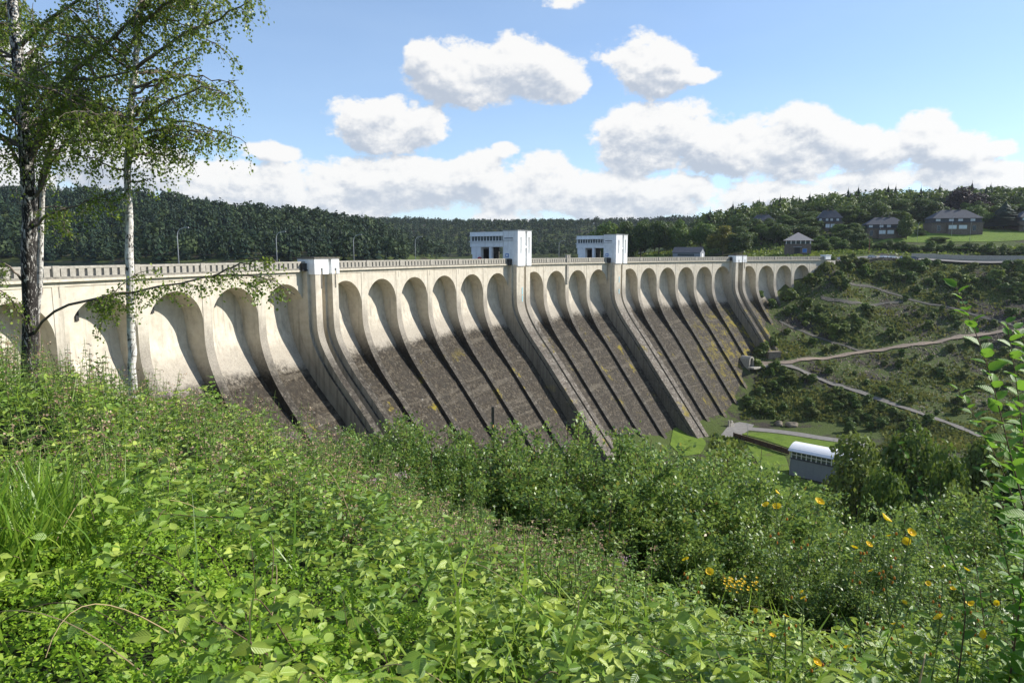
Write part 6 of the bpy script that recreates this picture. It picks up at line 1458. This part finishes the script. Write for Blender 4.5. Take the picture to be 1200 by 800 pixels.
def daisy(label, heads, Yd, root, seed, sc_=.88, buds=4):
    r = np.random.default_rng(seed); rt_ = atY(*root, Yd); z0 = float(hgt(rt_[0], rt_[1])); O = np.array([rt_[0], rt_[1], z0]); e = empty('hawkweed', O); tag(e, label, 'flower', 'yellow flowering plants')
    b = MB(); hp = [atY(x, y, Yd+r.uniform(-.12, .12)) for x, y, *_ in heads]; top = np.mean(hp, 0); fork = O*.35+top*.65; fork[2] = min(h_[2] for h_ in hp)*.0+z0+(top[2]-z0)*.62
    b.tube([(0, 0, -.05), tuple((fork-O)*np.array([.4, .4, .5])), tuple(fork-O)], [.006, .005, .004], 5, caps=False)
    P, A = [], []
    for (x, y, s_), h_ in zip(heads, hp):
        m_ = (fork+h_)/2+np.array([(h_[0]-fork[0])*.2, 0, -.03]); b.tube([tuple(fork-O), tuple(m_-O), tuple(h_-O-np.array([0, 0, .012]))], [.0035, .0028, .002], 5, caps=False)
        f = bpy.data.objects.new('flower_head', head); col.objects.link(f); f.parent = e; f.location = Vector(h_-O); f.rotation_euler = (r.uniform(.25, 1.0), r.uniform(-.35, .35), r.uniform(0, 6)); f.scale = (s_*sc_,)*3
        c_ = bpy.data.objects.new('calyx', calyx); col.objects.link(c_); c_.parent = f
        for _ in range(buds):
            t_ = r.uniform(.3, .8); p0 = fork*(1-t_)+h_*t_; p1 = p0+np.array([r.normal()*.05, r.normal()*.05, r.uniform(.03, .09)]); b.tube([tuple(p0-O), tuple(p1-O)], [.002, .0015], 4, caps=False)
            if r.random() < .6: k_ = bpy.data.objects.new('bud', budm); col.objects.link(k_); k_.parent = e; k_.location = Vector(p1-O); k_.scale = (.8,)*3
    for k in range(16):
        u = r.uniform(.05, .95); p = O*(1-u)+fork*u; p[2] = z0+(fork[2]-z0)*u; a = r.uniform(0, 6.28); P.append(p-O); A.append([math.cos(a), math.sin(a), r.uniform(-.2, .6)])
    link('leaves', leaf_mesh('leaves', np.array(P), np.array(A), np.array([[0, 0, 1.]]*len(P))+r.normal(size=(len(P), 3))*.3, r.uniform(.05, .11, len(P)), T_FOLD, M['bramble_s'], np.clip(.45+.15*r.normal(size=len(P)), 0, 1), np.full(len(P), .5)), None, e); b.build('stalk', M['stem_green'], e)
daisy('yellow flowered stalk standing in front of the white shed', [(898,592,1.1),(911,594,1.3),(910,577,.9),(960,588,1.3)], 3.8, (925,760), 1)
daisy('tallest plant with the largest yellow flower at its top', [(1037,608,1.7),(1067,624,1.25),(1063,635,1.25),(1042,628,.6)], 3.6, (1035,770), 2)
daisy('plant with three small yellow flowers left of the tallest one', [(1001,642,.95),(1018,638,.95),(1021,669,.85)], 3.8, (1010,770), 3)
daisy('two yellow flowers low at the left of the flower group', [(804,656,1.0),(832,670,1.2)], 3.7, (825,770), 4)
daisy('yellow flowers at the far right beside the dark shrub', [(1133,668,1.1),(1136,706,1.2),(1169,707,.9)], 3.5, (1140,790), 5)
daisy('yellow flowers low on the right of the tall flower stalks', [(1101,724,1.2),(1135,766,.9),(1048,731,.7)], 3.3, (1090,800), 6)
daisy('yellow flowers at the bottom edge', [(957,776,1.1),(994,759,1.0),(978,750,.7),(1060,706,.6)], 3.1, (980,830), 7)
daisy('single yellow flowers in the lower right corner', [(1154,744,1.2)], 3.3, (1160,830), 8)
daisy('low plant with yellow flowers between the ragwort and the tall stalks', [(905,745,1.0),(921,722,.9),(886,716,.8)], 3.7, (900,790), 10)
daisy('small yellow flowers beside the dark shrub at the lower right', [(1118,690,.9),(1088,684,.9),(1106,664,.8)], 3.9, (1100,780), 11)
daisy('pair of small yellow flowers below the stalk before the shed', [(940,694,.7),(942,701,.8)], 3.6, (945,790), 9)
# ragwort cluster: many tiny heads
o0 = atY(868, 690, 4.6); z0 = float(hgt(o0[0], o0[1])); e = empty('ragwort', (o0[0], o0[1], z0)); tag(e, 'flat cluster of tiny yellow ragwort heads', 'flower')
b = MB(); 
for k in range(46):
    a = rng.uniform(0, 6.28); rd = .12*math.sqrt(rng.random()); hp = Vector((rd*math.cos(a), rd*math.sin(a)*.7, o0[2]-z0+rng.uniform(-.05, .05)+.04))
    f = bpy.data.objects.new('flower_head', head); col.objects.link(f); f.parent = e; f.location = hp; f.scale = (.38,)*3; f.rotation_euler = (rng.uniform(0, .6), 0, 0)
    b.tube([(0, 0, (o0[2]-z0)*.86), tuple(hp*.55+Vector((0, 0, (o0[2]-z0)*.42))), tuple(hp)], [.002, .0015, .001], 3, caps=False)
b.tube([(0, 0, 0), (.02, 0, (o0[2]-z0)*.5), (0, 0, (o0[2]-z0)*.86)], [.006, .005, .004], 5, caps=False); b.build('stalk', M['stem_green'], e)
# pink flower heads of hemp agrimony
for i, (x, y, Y, lab) in enumerate([(190,462,8.6,'pink flower head beside the slender birch'),(235,473,8.8,'pink flower head right of the slender birch'),(284,508,8.2,'pale pink flower head on the slope edge under the second rib'),(345,511,8.2,'pink flower head at the slope edge below the near buttress'),(468,557,8.4,'pink flower head at the top of the middle slope'),(440,564,8.0,'dull pink flower head just left of the middle slope top'),(730,657,7.0,'small pink flower head near the dead stems')]):
    p = atY(x, y, Y); z0 = float(hgt(p[0], p[1])); e = empty('hemp_agrimony', (p[0], p[1], z0)); tag(e, lab, 'flower', 'pink flower heads on the slope edge'); h = p[2]-z0
    b = MB(); b.tube([(0, 0, 0), (.02, 0, h*.5), (0, 0, h)], [.006, .005, .003], 5, caps=False); b.build('stalk', M['stem_green'], e)
    n = 110; q = rng.normal(size=(n, 3))*np.array([.055, .055, .016])+np.array([0, 0, h]); link('flower_head', leaf_mesh('flower_head', q, rdir(n)+np.array([0, 0, .8]), rdir(n), .016, T_QUAD, M['pinkpetal'], rng.random(n), np.full(n, 1.3)), None, e)['kind'] = 'stuff'
    n = 14; a = rng.uniform(0, 6.28, n); q = np.c_[np.zeros(n), np.zeros(n), rng.uniform(.3, .95, n)*h]; link('leaves', leaf_mesh('leaves', q, np.c_[np.cos(a), np.sin(a), rng.uniform(-.3, .3, n)], np.array([[0, 0, 1.]]*n)+rng.normal(size=(n, 3))*.2, rng.uniform(.07, .13, n), T_FOLD, M['bramble'], np.clip(.5+.15*rng.normal(size=n), 0, 1), np.full(n, .55)), None, e)
# weathered post standing in the shrubs
p = atY(578, 476, 17); z0 = float(hgt(p[0], p[1])); b = MB(); b.tube([(0, 0, 0), (.02, .01, (p[2]-z0)*.5), (0, 0, p[2]-z0)], [.09, .075, .05], 8)
tag(b.build('weathered_post', M['wood'], None, (p[0], p[1], z0)), 'thin weathered dead trunk standing up out of the middle shrubs', 'post')
# walker on the crest
def walker():
    p = atY(140, 303, 1); ss = np.linspace(S_START, 150, 3000); pp = np.array([damP(s, -5, 0) for s in ss]); X = 600+F*pp[:, 0]/(pp[:, 1]*math.cos(PITCH)+CZ*math.sin(PITCH)); s = ss[np.argmin(abs(X-141))]
    loc = damP(s, -3.2, .03); e = empty('person', loc, dam_rz(s)); tag(e, 'person in a red top walking along the crest left of the slender birch', 'person')
    J = [(0,0,.95),(0,0,1.15),(0,0,1.38),(0,0,1.50),(0,.01,1.62),(0,.01,1.74),(-.17,0,1.40),(-.24,-.03,1.15),(-.22,.10,.93),(.17,0,1.40),(.24,.03,1.15),(.22,-.08,.93),(-.09,0,.90),(-.10,.14,.50),(-.10,.02,.08),(-.10,.15,.03),(.09,0,.90),(.10,-.06,.50),(.10,-.30,.12),(.10,-.18,.03)]
    E = [(0,1),(1,2),(2,3),(3,4),(4,5),(2,6),(6,7),(7,8),(2,9),(9,10),(10,11),(0,12),(12,13),(13,14),(14,15),(0,16),(16,17),(17,18),(18,19)]
    Rr = [.15,.14,.15,.06,.10,.085,.06,.045,.035,.06,.045,.035,.10,.065,.045,.04,.10,.065,.045,.04]
    me = bpy.data.meshes.new('body'); me.from_pydata(J, E, []); o = link('body', me, None, e)
    skin_m = mat_plain('skin', (.45, .28, .2)); tr = mat_plain('blue_trousers', (.04, .07, .16))
    me.materials.append(skin_m)
    sk = o.modifiers.new('skin', 'SKIN'); sub = o.modifiers.new('sub', 'SUBSURF'); sub.levels = sub.render_levels = 1
    for v_, r_ in zip(me.skin_vertices[0].data, Rr): v_.radius = (r_, r_*.8)
    me.skin_vertices[0].data[0].use_root = True
    b = MB(); b.tube([(0, 0, .93), (0, 0, 1.15), (0, 0, 1.4), (0, 0, 1.5)], [.19, .175, .20, .09], 10); b.tube([(-.17, 0, 1.42), (-.245, -.03, 1.15)], [.08, .065], 7); b.tube([(.17, 0, 1.42), (.245, .03, 1.15)], [.08, .065], 7); b.build('top', M['red'], e, smooth=True)
    b = MB(); b.tube([(-.09, 0, .95), (-.10, .14, .5), (-.10, .02, .1)], [.12, .09, .07], 8); b.tube([(.09, 0, .95), (.10, -.06, .5), (.10, -.3, .14)], [.12, .09, .07], 8); b.build('trousers', tr, e, smooth=True)
    b = MB(); b.tube([(0, -.01, 1.66), (0, -.01, 1.78), (0, 0, 1.83)], [.112, .10, .04], 9); b.build('hair', M['bark'], e, smooth=True)
walker()
# thin summer haze between here and the far hills
b = MB(); b.box(-7050, 7050, -7050, 7050, float(HH.min())-1.5, float(max(HH.max()+2, 98)))
hm = bpy.data.materials.new('haze_air'); hm.use_nodes = True; ht = NT(hm.node_tree); ht.n.remove(ht.n['Principled BSDF'])
pv = ht.new('ShaderNodeVolumePrincipled'); pv.inputs['Color'].default_value = (0.80, 0.88, 1.0, 1); pv.inputs['Density'].default_value = 0.00005; pv.inputs['Anisotropy'].default_value = 0.3
ht.link(pv.outputs[0], ht.n['Material Output'].inputs['Volume'])
tag(b.build('haze', hm), 'thin pale summer haze over the valley', 'haze', kind='stuff')
tr_ = 0
for me in bpy.data.meshes:
    if me.users: tr_ += sum(len(p.vertices)-2 for p in me.polygons) if len(me.polygons) < 20000 else len(me.loops)-2*len(me.polygons)
for me in sorted(bpy.data.meshes, key=lambda m: -len(m.loops))[:16]: print(me.name, len(me.loops)-2*len(me.polygons))
print('unique triangles', tr_, 'ground', HH.min(), HH.max(), 'objects', len(bpy.data.objects))
